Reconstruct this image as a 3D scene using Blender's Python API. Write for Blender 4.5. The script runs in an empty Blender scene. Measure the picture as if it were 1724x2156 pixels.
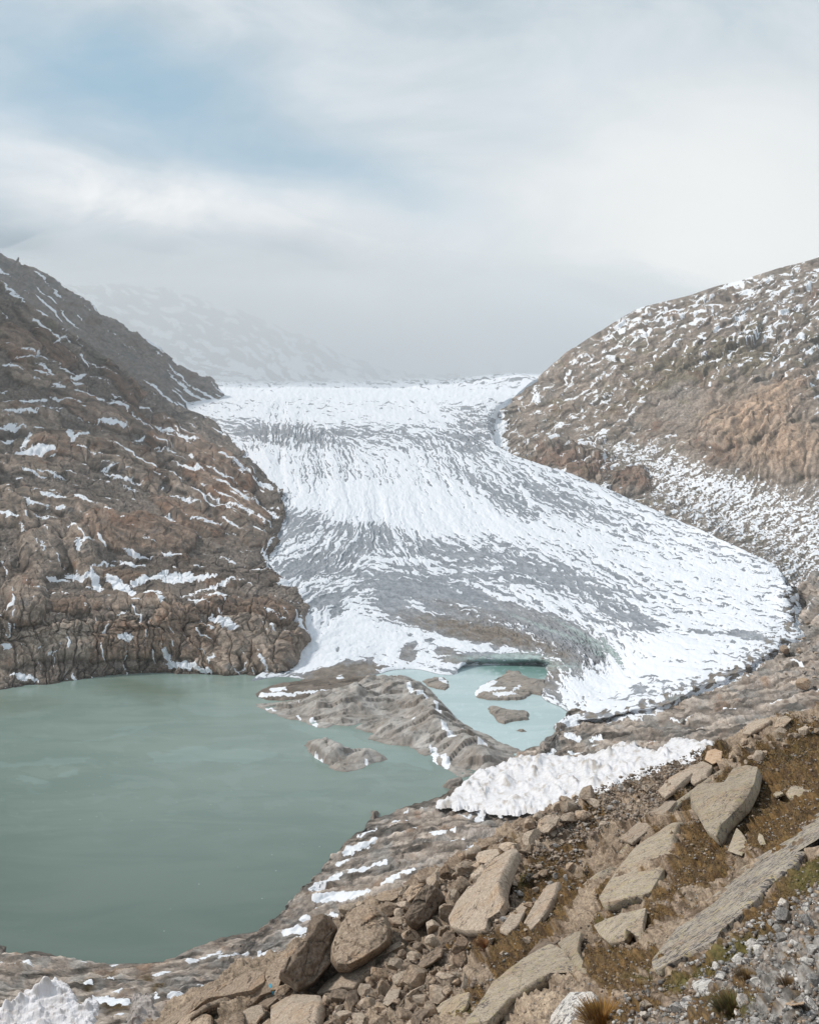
import bpy, bmesh, math, random
import numpy as np
from mathutils import Vector
S = bpy.context.scene
COL = S.collection
F = 1678.0          # focal length and
CU, CV = 862.0, 1078.0   # centre of the 1724 x 2156 survey sheet all positions were measured on
H = 90.0            # eye height over the lake

# ------------------------------------------------------------------ camera
cam = bpy.data.cameras.new('camera'); co = bpy.data.objects.new('camera', cam); COL.objects.link(co)
co.location = (0, 0, H); co.rotation_euler = (math.radians(90), 0, 0)
cam.sensor_fit = 'VERTICAL'; cam.sensor_height = 36.0; cam.lens = 36.0 * F / 2156.0
cam.clip_start = 0.3; cam.clip_end = 60000
S.camera = co
# ------------------------------------------------------------------ view
S.view_settings.view_transform = 'Standard'; S.view_settings.look = 'None'
S.view_settings.exposure = 0.0; S.view_settings.gamma = 1.0
S.cycles.max_bounces = 6; S.cycles.diffuse_bounces = 3; S.cycles.volume_bounces = 2
S.cycles.transparent_max_bounces = 8; S.cycles.use_denoising = True
# ------------------------------------------------------------------ sun
SUN_EL, SUN_AZ = math.radians(44), math.radians(-80)     # azimuth from +Y (view), negative = left
sun = bpy.data.lights.new('sun', 'SUN'); so = bpy.data.objects.new('sun', sun); COL.objects.link(so)
sun.energy = 3.3; sun.angle = math.radians(6); sun.color = (1.0, 0.93, 0.84)
sd = Vector((math.sin(SUN_AZ)*math.cos(SUN_EL), math.cos(SUN_AZ)*math.cos(SUN_EL), math.sin(SUN_EL)))
so.rotation_euler = sd.to_track_quat('Z', 'Y').to_euler()
# ------------------------------------------------------------------ sky
W = bpy.data.worlds.new("World"); S.world = W; W.use_nodes = True
def build_sky():
    nt = W.node_tree; N = nt.nodes; L = nt.links; N.clear()
    def m(op, a, b=None, c=None, clamp=False):
        n = N.new('ShaderNodeMath'); n.operation = op; n.use_clamp = clamp
        for i, x in enumerate((a, b, c)):
            if x is None: continue
            if isinstance(x, (int, float)): n.inputs[i].default_value = x
            else: L.new(x, n.inputs[i])
        return n.outputs[0]
    out = N.new('ShaderNodeOutputWorld'); bg = N.new('ShaderNodeBackground'); L.new(bg.outputs[0], out.inputs[0])
    sky = N.new('ShaderNodeTexSky'); sky.sky_type = 'NISHITA'; sky.sun_disc = False
    sky.sun_elevation = SUN_EL; sky.sun_rotation = SUN_AZ; sky.altitude = 2300
    tc = N.new('ShaderNodeTexCoord'); sep = N.new('ShaderNodeSeparateXYZ'); L.new(tc.outputs['Generated'], sep.inputs[0])
    x, y, z = sep.outputs
    yy = m('MAXIMUM', m('ABSOLUTE', y), 0.12)
    a = m('DIVIDE', x, yy); b = m('DIVIDE', z, yy)          # bearing and height of a sky direction
    def noise(sc, det, rough, dist=0.0, sx=1, sz=1, off=0):
        cb = N.new('ShaderNodeCombineXYZ'); L.new(m('MULTIPLY', a, sx), cb.inputs[0]); L.new(m('MULTIPLY', b, sz), cb.inputs[1]); cb.inputs[2].default_value = off
        n = N.new('ShaderNodeTexNoise'); n.inputs['Scale'].default_value = sc; n.inputs['Detail'].default_value = det
        n.inputs['Roughness'].default_value = rough; n.inputs['Distortion'].default_value = dist
        L.new(cb.outputs[0], n.inputs['Vector']); return n.outputs[0]
    n1 = noise(2.2, 6, 0.52, 0.3, 0.8, 1.3, 1.7); n2 = noise(2.6, 5, 0.5, 0.2, 0.7, 1.3, 8.1)
    wa = m('ADD', a, m('MULTIPLY', m('SUBTRACT', n1, 0.5), 0.34)); wb = m('ADD', b, m('MULTIPLY', m('SUBTRACT', n2, 0.5), 0.26))
    def blob(u, v, ru, rv, ang=0.0, hard=0.0):
        ca, cb_ = (u-CU)/F, (CV-v)/F; c, s = math.cos(ang), math.sin(ang)
        dx = m('SUBTRACT', wa, ca); dy = m('SUBTRACT', wb, cb_)
        p = m('DIVIDE', m('ADD', m('MULTIPLY', dx, c), m('MULTIPLY', dy, s)), ru/F)
        q = m('DIVIDE', m('SUBTRACT', m('MULTIPLY', dy, c), m('MULTIPLY', dx, s)), rv/F)
        r2 = m('ADD', m('MULTIPLY', p, p), m('MULTIPLY', q, q))
        return m('POWER', 2.718, m('MULTIPLY', r2, -1.0))
    def mix(fac, c1, c2):
        n = N.new('ShaderNodeMix'); n.data_type = 'RGBA'
        if isinstance(fac, (int, float)): n.inputs[0].default_value = fac
        else: L.new(fac, n.inputs[0])
        for s_, cc in ((n.inputs[6], c1), (n.inputs[7], c2)):
            if isinstance(cc, tuple): s_.default_value = cc + (1,)
            else: L.new(cc, s_)
        return n.outputs[2]
    mul = N.new('ShaderNodeVectorMath'); mul.operation = 'SCALE'; mul.inputs['Scale'].default_value = 0.11
    L.new(sky.outputs[0], mul.inputs[0])
    base = mix(0.8, mul.outputs[0], (0.37, 0.58, 0.72))
    # cloud cover: thin everywhere except in the gaps
    gap = m('ADD', m('ADD', blob(250, 130, 360, 110, -0.15), m('MULTIPLY', blob(640, 330, 330, 75, -0.35), 0.75)), m('MULTIPLY', blob(60, 230, 260, 90, 0.1), 0.35))
    gap = m('ADD', gap, m('MULTIPLY', blob(1300, 180, 420, 120, 0.2), 0.22))
    cov = m('SUBTRACT', 1.0, m('MULTIPLY', gap, m('ADD', 0.80, m('MULTIPLY', m('SUBTRACT', noise(3.5, 7, 0.62, 0.8, 0.8, 1.4, 5.5), 0.5), 1.5))), clamp=True)
    wisp = noise(5.0, 7, 0.6, 0.6, 0.7, 1.5, 3.3)
    c = mix(m('ADD', m('MULTIPLY', n2, 0.8), m('MULTIPLY', m('SUBTRACT', wisp, 0.5), 2.2), clamp=True), (0.44, 0.55, 0.63), (0.80, 0.84, 0.88))
    c = mix(m('MULTIPLY', blob(1500, 420, 700, 330, 0.1), 0.9), c, (0.96, 0.97, 0.96))
    c = mix(m('MULTIPLY', blob(1600, 640, 420, 160, 0.1), 0.6), c, (1.0, 1.0, 0.98))
    edge = m('MULTIPLY', blob(300, 360, 400, 85, -0.30), m('ADD', 0.85, m('MULTIPLY', m('SUBTRACT', wisp, 0.5), 2.6)), clamp=True)
    c = mix(edge, c, (1.02, 1.02, 1.02))
    c = mix(m('MULTIPLY', blob(450, 630, 480, 100, -0.28), m('ADD', 0.62, m('MULTIPLY', m('SUBTRACT', wisp, 0.5), 1.2)), clamp=True), c, (0.12, 0.19, 0.25))
    c = mix(m('MULTIPLY', blob(80, 540, 300, 60, -0.3), 0.35), c, (0.14, 0.20, 0.26))
    c = mix(m('MULTIPLY', blob(820, 690, 380, 120, 0.0), 0.7), c, (0.20, 0.27, 0.32))
    fin = mix(cov, base, c)
    # grey-white cloud to the sides and behind
    L.new(fin, bg.inputs[0]); bg.inputs[1].default_value = 1.0
build_sky()

# ------------------------------------------------------------------ numeric helpers
_rng = np.random.RandomState(7)
_P = _rng.permutation(1024).astype(np.int32); _G = _rng.uniform(0, 2*np.pi, 1024); _GX = np.cos(_G).astype(np.float32); _GY = np.sin(_G).astype(np.float32)
_V = _rng.uniform(-1, 1, 1024).astype(np.float32)
def gnoise(x, y, seed=0):
    """gradient noise, about -1..1"""
    x = np.asarray(x, np.float32); y = np.asarray(y, np.float32)
    xi = np.floor(x); yi = np.floor(y); fx = x-xi; fy = y-yi
    xi = xi.astype(np.int32) + seed*57; yi = yi.astype(np.int32) + seed*131
    u = fx*fx*fx*(fx*(fx*6-15)+10); v = fy*fy*fy*(fy*(fy*6-15)+10)
    def g(ix, iy, dx, dy):
        h = _P[(_P[ix & 1023] + iy) & 1023]; return _GX[h]*dx + _GY[h]*dy
    a = g(xi, yi, fx, fy); b = g(xi+1, yi, fx-1, fy); c = g(xi, yi+1, fx, fy-1); d = g(xi+1, yi+1, fx-1, fy-1)
    return 1.5*((a*(1-u)+b*u)*(1-v) + (c*(1-u)+d*u)*v)
def fbm(x, y, oct=4, seed=0, gain=0.5, lac=2.03):
    r = 0; a = 1; t = 0
    for i in range(oct):
        r = r + a*gnoise(x, y, seed+i*3); t += a; a *= gain; x = x*lac+13.7; y = y*lac-7.3
    return r/t*1.3
def billow(x, y, oct=4, seed=0, gain=0.5, lac=2.03):
    r = 0; a = 1; t = 0
    for i in range(oct):
        r = r + a*np.abs(gnoise(x, y, seed+i*3)); t += a; a *= gain; x = x*lac+13.7; y = y*lac-7.3
    return r/t*2
def worley(x, y, seed=0):
    """distance to nearest and second nearest jittered point, and a cell value"""
    xi = np.floor(x).astype(np.int32); yi = np.floor(y).astype(np.int32)
    f1 = np.full(x.shape, 9., np.float32); f2 = f1.copy(); val = np.zeros(x.shape, np.float32)
    for i in (-1, 0, 1):
        for j in (-1, 0, 1):
            cx = xi+i; cy = yi+j; h = _P[(_P[(cx+seed*57) & 1023]+cy+seed*131) & 1023]
            px = cx+0.5+0.45*_V[h]; py = cy+0.5+0.45*_V[(h*7+3) & 1023]
            d = np.hypot(x-px, y-py).astype(np.float32)
            nearer = d < f1; f2 = np.where(nearer, f1, np.minimum(f2, d)); val = np.where(nearer, _V[(h*13+5) & 1023], val); f1 = np.where(nearer, d, f1)
    return f1, f2, val
def facets(x, y, seed=0, ang=0.0, stretch=1.0, tilt=1.0):
    """fractured rock: each jittered cell is its own tilted plane; returns height and distance to the crack"""
    a = math.radians(ang); x, y = (x*math.cos(a)+y*math.sin(a))/stretch, -x*math.sin(a)+y*math.cos(a)
    xi = np.floor(x).astype(np.int32); yi = np.floor(y).astype(np.int32)
    f1 = np.full(x.shape, 9., np.float32); f2 = f1.copy(); val = np.zeros(x.shape, np.float32)
    for i in (-1, 0, 1):
        for j in (-1, 0, 1):
            cx = xi+i; cy = yi+j; h = _P[(_P[(cx+seed*57) & 1023]+cy+seed*131) & 1023]
            dx = x-(cx+0.5+0.48*_V[h]); dy = y-(cy+0.5+0.48*_V[(h*7+3) & 1023]); d = np.hypot(dx, dy).astype(np.float32)
            nearer = d < f1; f2 = np.where(nearer, f1, np.minimum(f2, d))
            val = np.where(nearer, .5*_V[(h*13+5) & 1023]+tilt*(_V[(h*17+1) & 1023]*dx+_V[(h*29+7) & 1023]*dy), val); f1 = np.where(nearer, d, f1)
    return val, f2-f1
def domes(lst, u, v, sharp=.5):
    """ice-polished whalebacks: highest dome at each point, its edge distance and a number that tells it from its neighbours"""
    best = np.zeros(u.shape); rr = np.full(u.shape, 1.6); idn = np.zeros(u.shape)
    for k, (a, b, ru, rv, ang) in enumerate(lst):
        c, s_ = math.cos(math.radians(ang)), math.sin(math.radians(ang)); p = ((u-a)*c+(v-b)*s_)/ru; q = (-(u-a)*s_+(v-b)*c)/rv
        r2 = np.abs(p)**2.6+np.abs(q)**2.6; hh = .42*min(ru, rv)*np.maximum(0, 1-r2)**sharp; m = hh > best
        best = np.where(m, hh, best); rr = np.where(m, r2, np.minimum(rr, np.where(hh <= 0, 1.6, rr))); idn = np.where(m, math.sin(k*12.9898)*.999, idn)
    return best, rr, idn
def sstep(a, b, x):
    t = np.clip((x-a)/(b-a), 0, 1); return t*t*(3-2*t)
def idw(pts, u, v, p=3.0, sc=1.0):
    """smooth interpolation of samples (u, v, val...)"""
    pts = np.array(pts, float); num = 0; den = 0
    for r in pts:
        w = 1.0/(((u-r[0])**2 + ((v-r[1])*sc)**2 + 100.0)**(p/2))
        num = num + w[..., None]*r[2:]; den = den + w
    return num/den[..., None]
def blobs(lst, u, v):
    r = np.zeros(u.shape, np.float32)
    for b in lst:
        uu, vv, ru, rv, a = b[:5]; ang = math.radians(b[5]) if len(b) > 5 else 0
        dx = u-uu; dy = v-vv; c, s = math.cos(ang), math.sin(ang)
        p = (dx*c+dy*s)/ru; q = (-dx*s+dy*c)/rv
        r += a*np.exp(-np.minimum((p*p+q*q), 30)**1.5)
    return r
def strokes(lst, u, v, wob=None):
    """signed potential: positive inside any stroke, in sheet units"""
    r = np.full(u.shape, -1e3, np.float32)
    for (a, b, c, d, w) in lst:
        lo = (u > min(a, c)-w-40) & (u < max(a, c)+w+40) & (v > min(b, d)-w-40) & (v < max(b, d)+w+40)
        if not lo.any(): continue
        x = u[lo]; y = v[lo]; dx, dy = c-a, d-b; l2 = dx*dx+dy*dy+1e-6
        t = np.clip(((x-a)*dx+(y-b)*dy)/l2, 0, 1)
        dist = np.hypot(x-a-t*dx, (y-b-t*dy)*1.25)
        r[lo] = np.maximum(r[lo], w*0.62*(1-0.35*np.abs(2*t-1)) - dist)
    return r
def catmull(P, n):
    """resample a polyline (k x d) to n points by Catmull-Rom, even in index"""
    P = np.asarray(P, float); k = len(P)
    t = np.linspace(0, k-1, n) if np.isscalar(n) else np.asarray(n)*(k-1)
    i = np.clip(t.astype(int), 0, k-2); f = (t-i)[:, None]
    shp = (1,)*(P.ndim-2)
    f = f.reshape((len(t),)+(1,)*(P.ndim-1))
    p0 = P[np.clip(i-1, 0, k-1)]; p1 = P[i]; p2 = P[i+1]; p3 = P[np.clip(i+2, 0, k-1)]
    return 0.5*((2*p1) + (-p0+p2)*f + (2*p0-5*p1+4*p2-p3)*f*f + (-p0+3*p1-3*p2+p3)*f**3)
def arcparam(P, n):
    P = np.asarray(P, float); d = np.r_[0, np.cumsum(np.hypot(*(P[1:, :2]-P[:-1, :2]).T))]; d /= d[-1]
    s = np.linspace(0, 1, n); return np.interp(s, d, np.linspace(0, 1, len(P)))
def ang_field(samples, bbox, step=8):
    u0, v0, u1, v1 = bbox; U, V = np.meshgrid(np.arange(u0, u1, step), np.arange(v0, v1, step))
    s = [(a, b, math.cos(2*math.radians(c)), math.sin(2*math.radians(c))) for a, b, c in samples]
    r = idw(s, U.astype(float), V.astype(float), 3.0); th = 0.5*np.arctan2(r[..., 1], r[..., 0])
    return np.cos(th), np.sin(th), step
class Raster:
    """a picture of values over the sheet, sampled at points"""
    def __init__(s, A, bbox): s.A = A; s.b = bbox
    def __call__(s, u, v):
        x = np.clip(u-s.b[0], 0, s.A.shape[1]-1.01); y = np.clip(v-s.b[1], 0, s.A.shape[0]-1.01)
        i = x.astype(int); j = y.astype(int); fx = x-i; fy = y-j; A = s.A
        return (A[j, i]*(1-fx)+A[j, i+1]*fx)*(1-fy) + (A[j+1, i]*(1-fx)+A[j+1, i+1]*fx)*fy
def lic(samples, bbox, size, length, seed, oct=2, yscale=1.0):
    """noise smeared along a direction field: streaks that follow flow or bedding"""
    u0, v0, u1, v1 = bbox; cf, sf, st = ang_field(samples, bbox)
    U, V = np.meshgrid(np.arange(u0, u1, dtype=np.float32), np.arange(v0, v1, dtype=np.float32))
    h, w = U.shape
    N0 = fbm(U/size, V/size, oct, seed).astype(np.float32)
    acc = N0.copy(); tot = 1.0; step = max(1.0, size*0.45); n = max(1, int(length/step))
    for sg in (1, -1):
        x = U-u0; y = V-v0
        for k in range(1, n+1):
            jj = np.clip((y/st).astype(int), 0, cf.shape[0]-1); ii = np.clip((x/st).astype(int), 0, cf.shape[1]-1)
            x = x+sg*step*cf[jj, ii]; y = y+sg*step*sf[jj, ii]*yscale
            wgt = 0.5+0.5*math.cos(math.pi*k/(n+1))
            acc += wgt*N0[np.clip(y, 0, h-1).astype(int), np.clip(x, 0, w-1).astype(int)]; tot += wgt
    acc = (acc-acc.mean())/acc.std()
    return Raster(acc, bbox)

def PY(u, v, Y): return ((u-CU)/F*Y, Y, H-(v-CV)/F*Y)
def PZ(u, v, z):
    Y = (H-z)*F/(v-CV); return ((u-CU)/F*Y, Y, z)
def to_sheet(P):
    Y = np.maximum(P[..., 1], 0.5); return CU+P[..., 0]/Y*F, CV+(H-P[..., 2])/Y*F

def tag(o, label=None, cat=None, group=None, kind=None):
    if label: o['label'] = label
    if cat: o['category'] = cat
    if group: o['group'] = group
    if kind: o['kind'] = kind
    return o
def mesh_obj(name, verts, faces, mat, parent=None, smooth=True, attrs=None):
    verts = np.ascontiguousarray(verts, np.float32).reshape(-1, 3); faces = np.ascontiguousarray(faces, np.int32); k = faces.shape[1]
    me = bpy.data.meshes.new(name); me.vertices.add(len(verts)); me.vertices.foreach_set('co', verts.ravel())
    me.loops.add(faces.size); me.loops.foreach_set('vertex_index', faces.ravel())
    me.polygons.add(len(faces)); me.polygons.foreach_set('loop_start', np.arange(0, faces.size, k, dtype=np.int32))
    me.polygons.foreach_set('loop_total', np.full(len(faces), k, np.int32))
    if smooth: me.polygons.foreach_set('use_smooth', np.ones(len(faces), bool))
    for nm, a in (attrs or {}).items():
        a = np.asarray(a, np.float32)
        if a.ndim == 1 or a.shape[-1] != 3:
            at = me.attributes.new(nm, 'FLOAT', 'POINT'); at.data.foreach_set('value', a.ravel())
        else:
            at = me.attributes.new(nm, 'FLOAT_COLOR', 'POINT'); a = a.reshape(-1, 3)
            at.data.foreach_set('color', np.c_[a, np.ones(len(a), np.float32)].astype(np.float32).ravel())
    me.update(calc_edges=True); me.validate()
    o = bpy.data.objects.new(name, me); COL.objects.link(o)
    if mat: me.materials.append(mat)
    if parent: o.parent = parent
    return o
def grid_faces(r, c, keep=None):
    i = np.arange(r*c).reshape(r, c); f = np.stack([i[:-1, :-1], i[:-1, 1:], i[1:, 1:], i[1:, :-1]], -1).reshape(-1, 4)
    if keep is not None: f = f[keep[:-1, :-1].ravel() | keep[1:, 1:].ravel() | keep[:-1, 1:].ravel() | keep[1:, :-1].ravel()]
    return f
def grid_normals(P):
    du = np.gradient(P, axis=1); dv = np.gradient(P, axis=0); n = np.cross(du, dv)
    n /= np.linalg.norm(n, axis=-1, keepdims=True)+1e-9
    return n
def patch(rows, nr, nc, rowt=None, arc=True):
    """rows: list of polylines of world points; returns nr x nc x 3"""
    R = np.array([catmull(r, arcparam(r, nc)) if arc else catmull(r, nc) for r in rows])
    t = np.linspace(0, 1, nr)
    if rowt is not None: t = np.interp(t, rowt, np.linspace(0, 1, len(rows)))
    return catmull(R, t)

# ------------------------------------------------------------------ materials
def nodes(mat):
    mat.use_nodes = True; nt = mat.node_tree; b = nt.nodes['Principled BSDF']; return nt, nt.nodes, nt.links, b
def nmix(nt, fac, a, b, mode='MIX'):
    n = nt.nodes.new('ShaderNodeMix'); n.data_type = 'RGBA'; n.blend_type = mode
    for s, x in ((n.inputs[0], fac), (n.inputs[6], a), (n.inputs[7], b)):
        if isinstance(x, (int, float)): s.default_value = x
        elif isinstance(x, tuple): s.default_value = x+(1,)
        else: nt.links.new(x, s)
    return n.outputs[2]
def nmath(nt, op, a, b=None, clamp=False):
    n = nt.nodes.new('ShaderNodeMath'); n.operation = op; n.use_clamp = clamp
    for i, x in enumerate((a, b)):
        if x is None: continue
        if isinstance(x, (int, float)): n.inputs[i].default_value = x
        else: nt.links.new(x, n.inputs[i])
    return n.outputs[0]
def nnoise(nt, scale, det=5, rough=0.6, vec=None, dist=0.0):
    n = nt.nodes.new('ShaderNodeTexNoise'); n.inputs['Scale'].default_value = scale; n.inputs['Detail'].default_value = det
    n.inputs['Roughness'].default_value = rough; n.inputs['Distortion'].default_value = dist
    if vec is not None: nt.links.new(vec, n.inputs['Vector'])
    return n
def nramp(nt, fac, a, b):
    n = nt.nodes.new('ShaderNodeMapRange'); n.interpolation_type = 'SMOOTHSTEP'
    n.inputs[1].default_value = a; n.inputs[2].default_value = b; nt.links.new(fac, n.inputs[0]); return n.outputs[0]
def terrain_mat(name, fine, bump, contrast=0.5, snowfine=0.5, snow=(0.74, 0.765, 0.81), rough=0.9, dark=(0.45, 0.42, 0.40), light=(1.35, 1.3, 1.25), edge=0.25):
    """vertex colour x fine noise, under snow where the 'snow' value is positive; fine = metres of one grain"""
    mat = bpy.data.materials.new(name); nt, N, L, b = nodes(mat)
    geo = N.new('ShaderNodeNewGeometry'); pos = geo.outputs['Position']
    ac = N.new('ShaderNodeAttribute'); ac.attribute_name = 'col'; an = N.new('ShaderNodeAttribute'); an.attribute_name = 'snow'
    n1 = nnoise(nt, 1.0/fine, 4, 0.65, pos); n2 = nnoise(nt, 0.22/fine, 4, 0.6, pos)
    v = nmath(nt, 'ADD', nmath(nt, 'MULTIPLY', n1.outputs[0], 0.6), nmath(nt, 'MULTIPLY', n2.outputs[0], 0.4))
    g = nramp(nt, v, 0.36, 0.64)
    tint = nmix(nt, contrast, (1.0, 1.0, 1.0), nmix(nt, g, dark, light))
    c = nmix(nt, 1.0, ac.outputs['Color'], tint, 'MULTIPLY')
    n3 = nnoise(nt, 0.6/fine, 5, 0.6, pos)
    s = nmath(nt, 'ADD', an.outputs['Fac'], nmath(nt, 'MULTIPLY', nmath(nt, 'SUBTRACT', n3.outputs[0], 0.5), snowfine*2))
    sm = nramp(nt, s, -edge*0.5, edge*0.5)
    c2 = nmix(nt, sm, c, snow); L.new(c2, b.inputs['Base Color'])
    b.inputs['Roughness'].default_value = rough; b.inputs['Specular IOR Level'].default_value = 0.2
    bp = N.new('ShaderNodeBump'); bp.inputs['Distance'].default_value = bump; bp.inputs['Strength'].default_value = 0.8
    L.new(nmath(nt, 'MULTIPLY', v, nmath(nt, 'SUBTRACT', 1.0, nmath(nt, 'MULTIPLY', sm, 0.85))), bp.inputs['Height'])
    L.new(bp.outputs[0], b.inputs['Normal'])
    return mat
def lerp3(t, a, b):
    t = t[..., None]; return np.asarray(a)*(1-t)+np.asarray(b)*t

def terrain(name, P, col, snow, mat, kind='structure', label=None, cat=None, group=None, keep=None):
    o = mesh_obj(name, P, grid_faces(P.shape[0], P.shape[1], keep), mat, attrs={'col': col.reshape(-1, 3), 'snow': snow.ravel()})
    tag(o, label, cat, group, kind); return o

# =================================================================== GLACIER
Y_, Z_ = PY, PZ
def drop_end(row, du=8, k=0.03):
    P = row[-1]; return row + [(P[0]+du*P[1]/F, P[1], P[2]-k*P[1])]
def displace(P, h):
    n = grid_normals(P)
    s = np.sign(-(n*(P-np.array([0, 0, H]))).sum(-1)); n = n*(1.0 if np.median(s) >= 0 else -1.0)
    return P + n*h[..., None], n
g1 = [Z_(530,1434,0),Z_(590,1425,0),Z_(640,1430,0),Z_(700,1434,0),Z_(760,1430,0),Z_(800,1419,0),Z_(830,1411,0),Z_(880,1410,0),Z_(930,1421,0),Z_(962,1419,0),Z_(974,1403,0),Z_(1050,1400,0),Z_(1135,1400,0),Z_(1151,1415,0),Z_(1142,1440,0),Z_(1142,1470,0),Z_(1180,1489,.2),Z_(1195,1504,.5),Z_(1168,1530,1),Z_(1241,1515,4),Z_(1336,1505,8),Z_(1401,1485,12),Z_(1446,1465,15),Z_(1491,1445,17),Z_(1561,1420,21),Z_(1636,1370,26),Z_(1681,1340,29),Z_(1666,1290,35),Z_(1671,1235,42)]
g0 = [(x, y+1, z-9) for x, y, z in g1]
g2 = [Z_(570,1400,3),Z_(620,1394,3),Z_(700,1398,3),Z_(760,1392,3),Z_(800,1386,3),Z_(830,1384,3.5),Z_(880,1382,4),Z_(930,1386,4),Z_(965,1385,5),Z_(985,1381,5.5),Z_(1050,1377,6),Z_(1130,1382,6),Z_(1165,1395,5),Z_(1180,1425,3.5),Z_(1185,1450,3),Z_(1205,1475,3),Z_(1215,1490,3),Z_(1222,1502,4),Z_(1250,1500,6),Z_(1340,1487,10.5),Z_(1405,1465,14.5),Z_(1446,1447,17),Z_(1491,1426,19.5),Z_(1560,1398,24),Z_(1620,1358,28.5),Z_(1655,1325,31.5),Z_(1650,1285,36.5),Z_(1652,1235,44.5)]
g3 = [Y_(600,1330,500),Y_(700,1330,510),Y_(800,1320,520),Y_(900,1320,520),Y_(1000,1325,515),Y_(1100,1330,510),Y_(1200,1350,480),Y_(1280,1390,435),Y_(1350,1400,400),Y_(1430,1380,390),Y_(1500,1350,400),Y_(1560,1310,430),Y_(1600,1262,478),Y_(1645,1210,538)]
g4 = [Y_(610,1240,580),Y_(720,1235,600),Y_(800,1230,610),Y_(900,1225,620),Y_(1000,1230,620),Y_(1100,1240,600),Y_(1200,1255,580),Y_(1300,1275,540),Y_(1400,1265,530),Y_(1480,1235,545),Y_(1540,1205,570),Y_(1612,1180,580)]
g5 = [Y_(550,1160,700),Y_(700,1150,720),Y_(850,1140,750),Y_(1000,1140,750),Y_(1150,1150,720),Y_(1300,1160,690),Y_(1400,1150,680),Y_(1480,1135,670),Y_(1540,1148,630)]
g6 = [Y_(560,1060,880),Y_(700,1040,930),Y_(850,1030,960),Y_(1000,1030,950),Y_(1150,1050,900),Y_(1280,1065,850),Y_(1400,1083,790)]
g7 = [Y_(530,1000,1050),Y_(680,970,1150),Y_(800,950,1220),Y_(950,950,1200),Y_(1100,980,1100),Y_(1230,1010,1020)]
g8 = [Y_(480,930,1370),Y_(600,905,1450),Y_(750,890,1550),Y_(900,890,1550),Y_(1000,910,1420),Y_(1055,950,1250)]
g9 = [Y_(400,868,1800),Y_(550,855,1900),Y_(700,850,2000),Y_(850,850,2000),Y_(960,855,1850),Y_(1035,872,1650)]
g10 = [Y_(390,838,2250),Y_(600,825,2500),Y_(800,822,2600),Y_(950,820,2500),Y_(1080,835,2050)]
g11 = [Y_(380,806,3300),Y_(700,803,3600),Y_(900,799,3600),Y_(1050,789,3300),Y_(1180,786,3000)]
g12 = [Y_(300,799,5300),Y_(800,798,5300),Y_(1300,786,5300)]
GR = [g0, g1+[(g1[-1][0]+1, g1[-1][1]+8, g1[-1][2]-8)], g2+[(g2[-1][0]+4, g2[-1][1]+10, g2[-1][2]-10)]]+[drop_end(r) for r in (g3, g4, g5, g6, g7, g8, g9)]+[g10, g11, g12]
GBB = (300, 740, 1760, 1580)
gang = [(600,930,100),(800,900,5),(1000,900,20),(560,1000,70),(700,1000,75),(850,1000,70),(950,980,60),(1100,1000,40),(1000,1080,50),(1200,1080,28),(800,1080,85),(650,1100,140),(620,1180,150),(720,1160,120),(850,1150,60),(950,1180,20),(1050,1160,22),(1200,1180,25),(1350,1150,22),(1400,1250,14),(1500,1180,12),(1600,1250,6),(1550,1350,8),(1300,1280,30),(800,1220,0),(950,1230,12),(1100,1270,25),(700,1230,165),(650,1290,120),(800,1330,20),(900,1300,18),(1000,1320,14),(1150,1350,30),(1250,1340,40),(1300,1380,55),(1200,1420,60),(1400,1420,0),(1300,1470,-8),(900,1390,5),(700,1400,-10),(480,870,5),(700,830,0),(1000,830,-10)]
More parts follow.
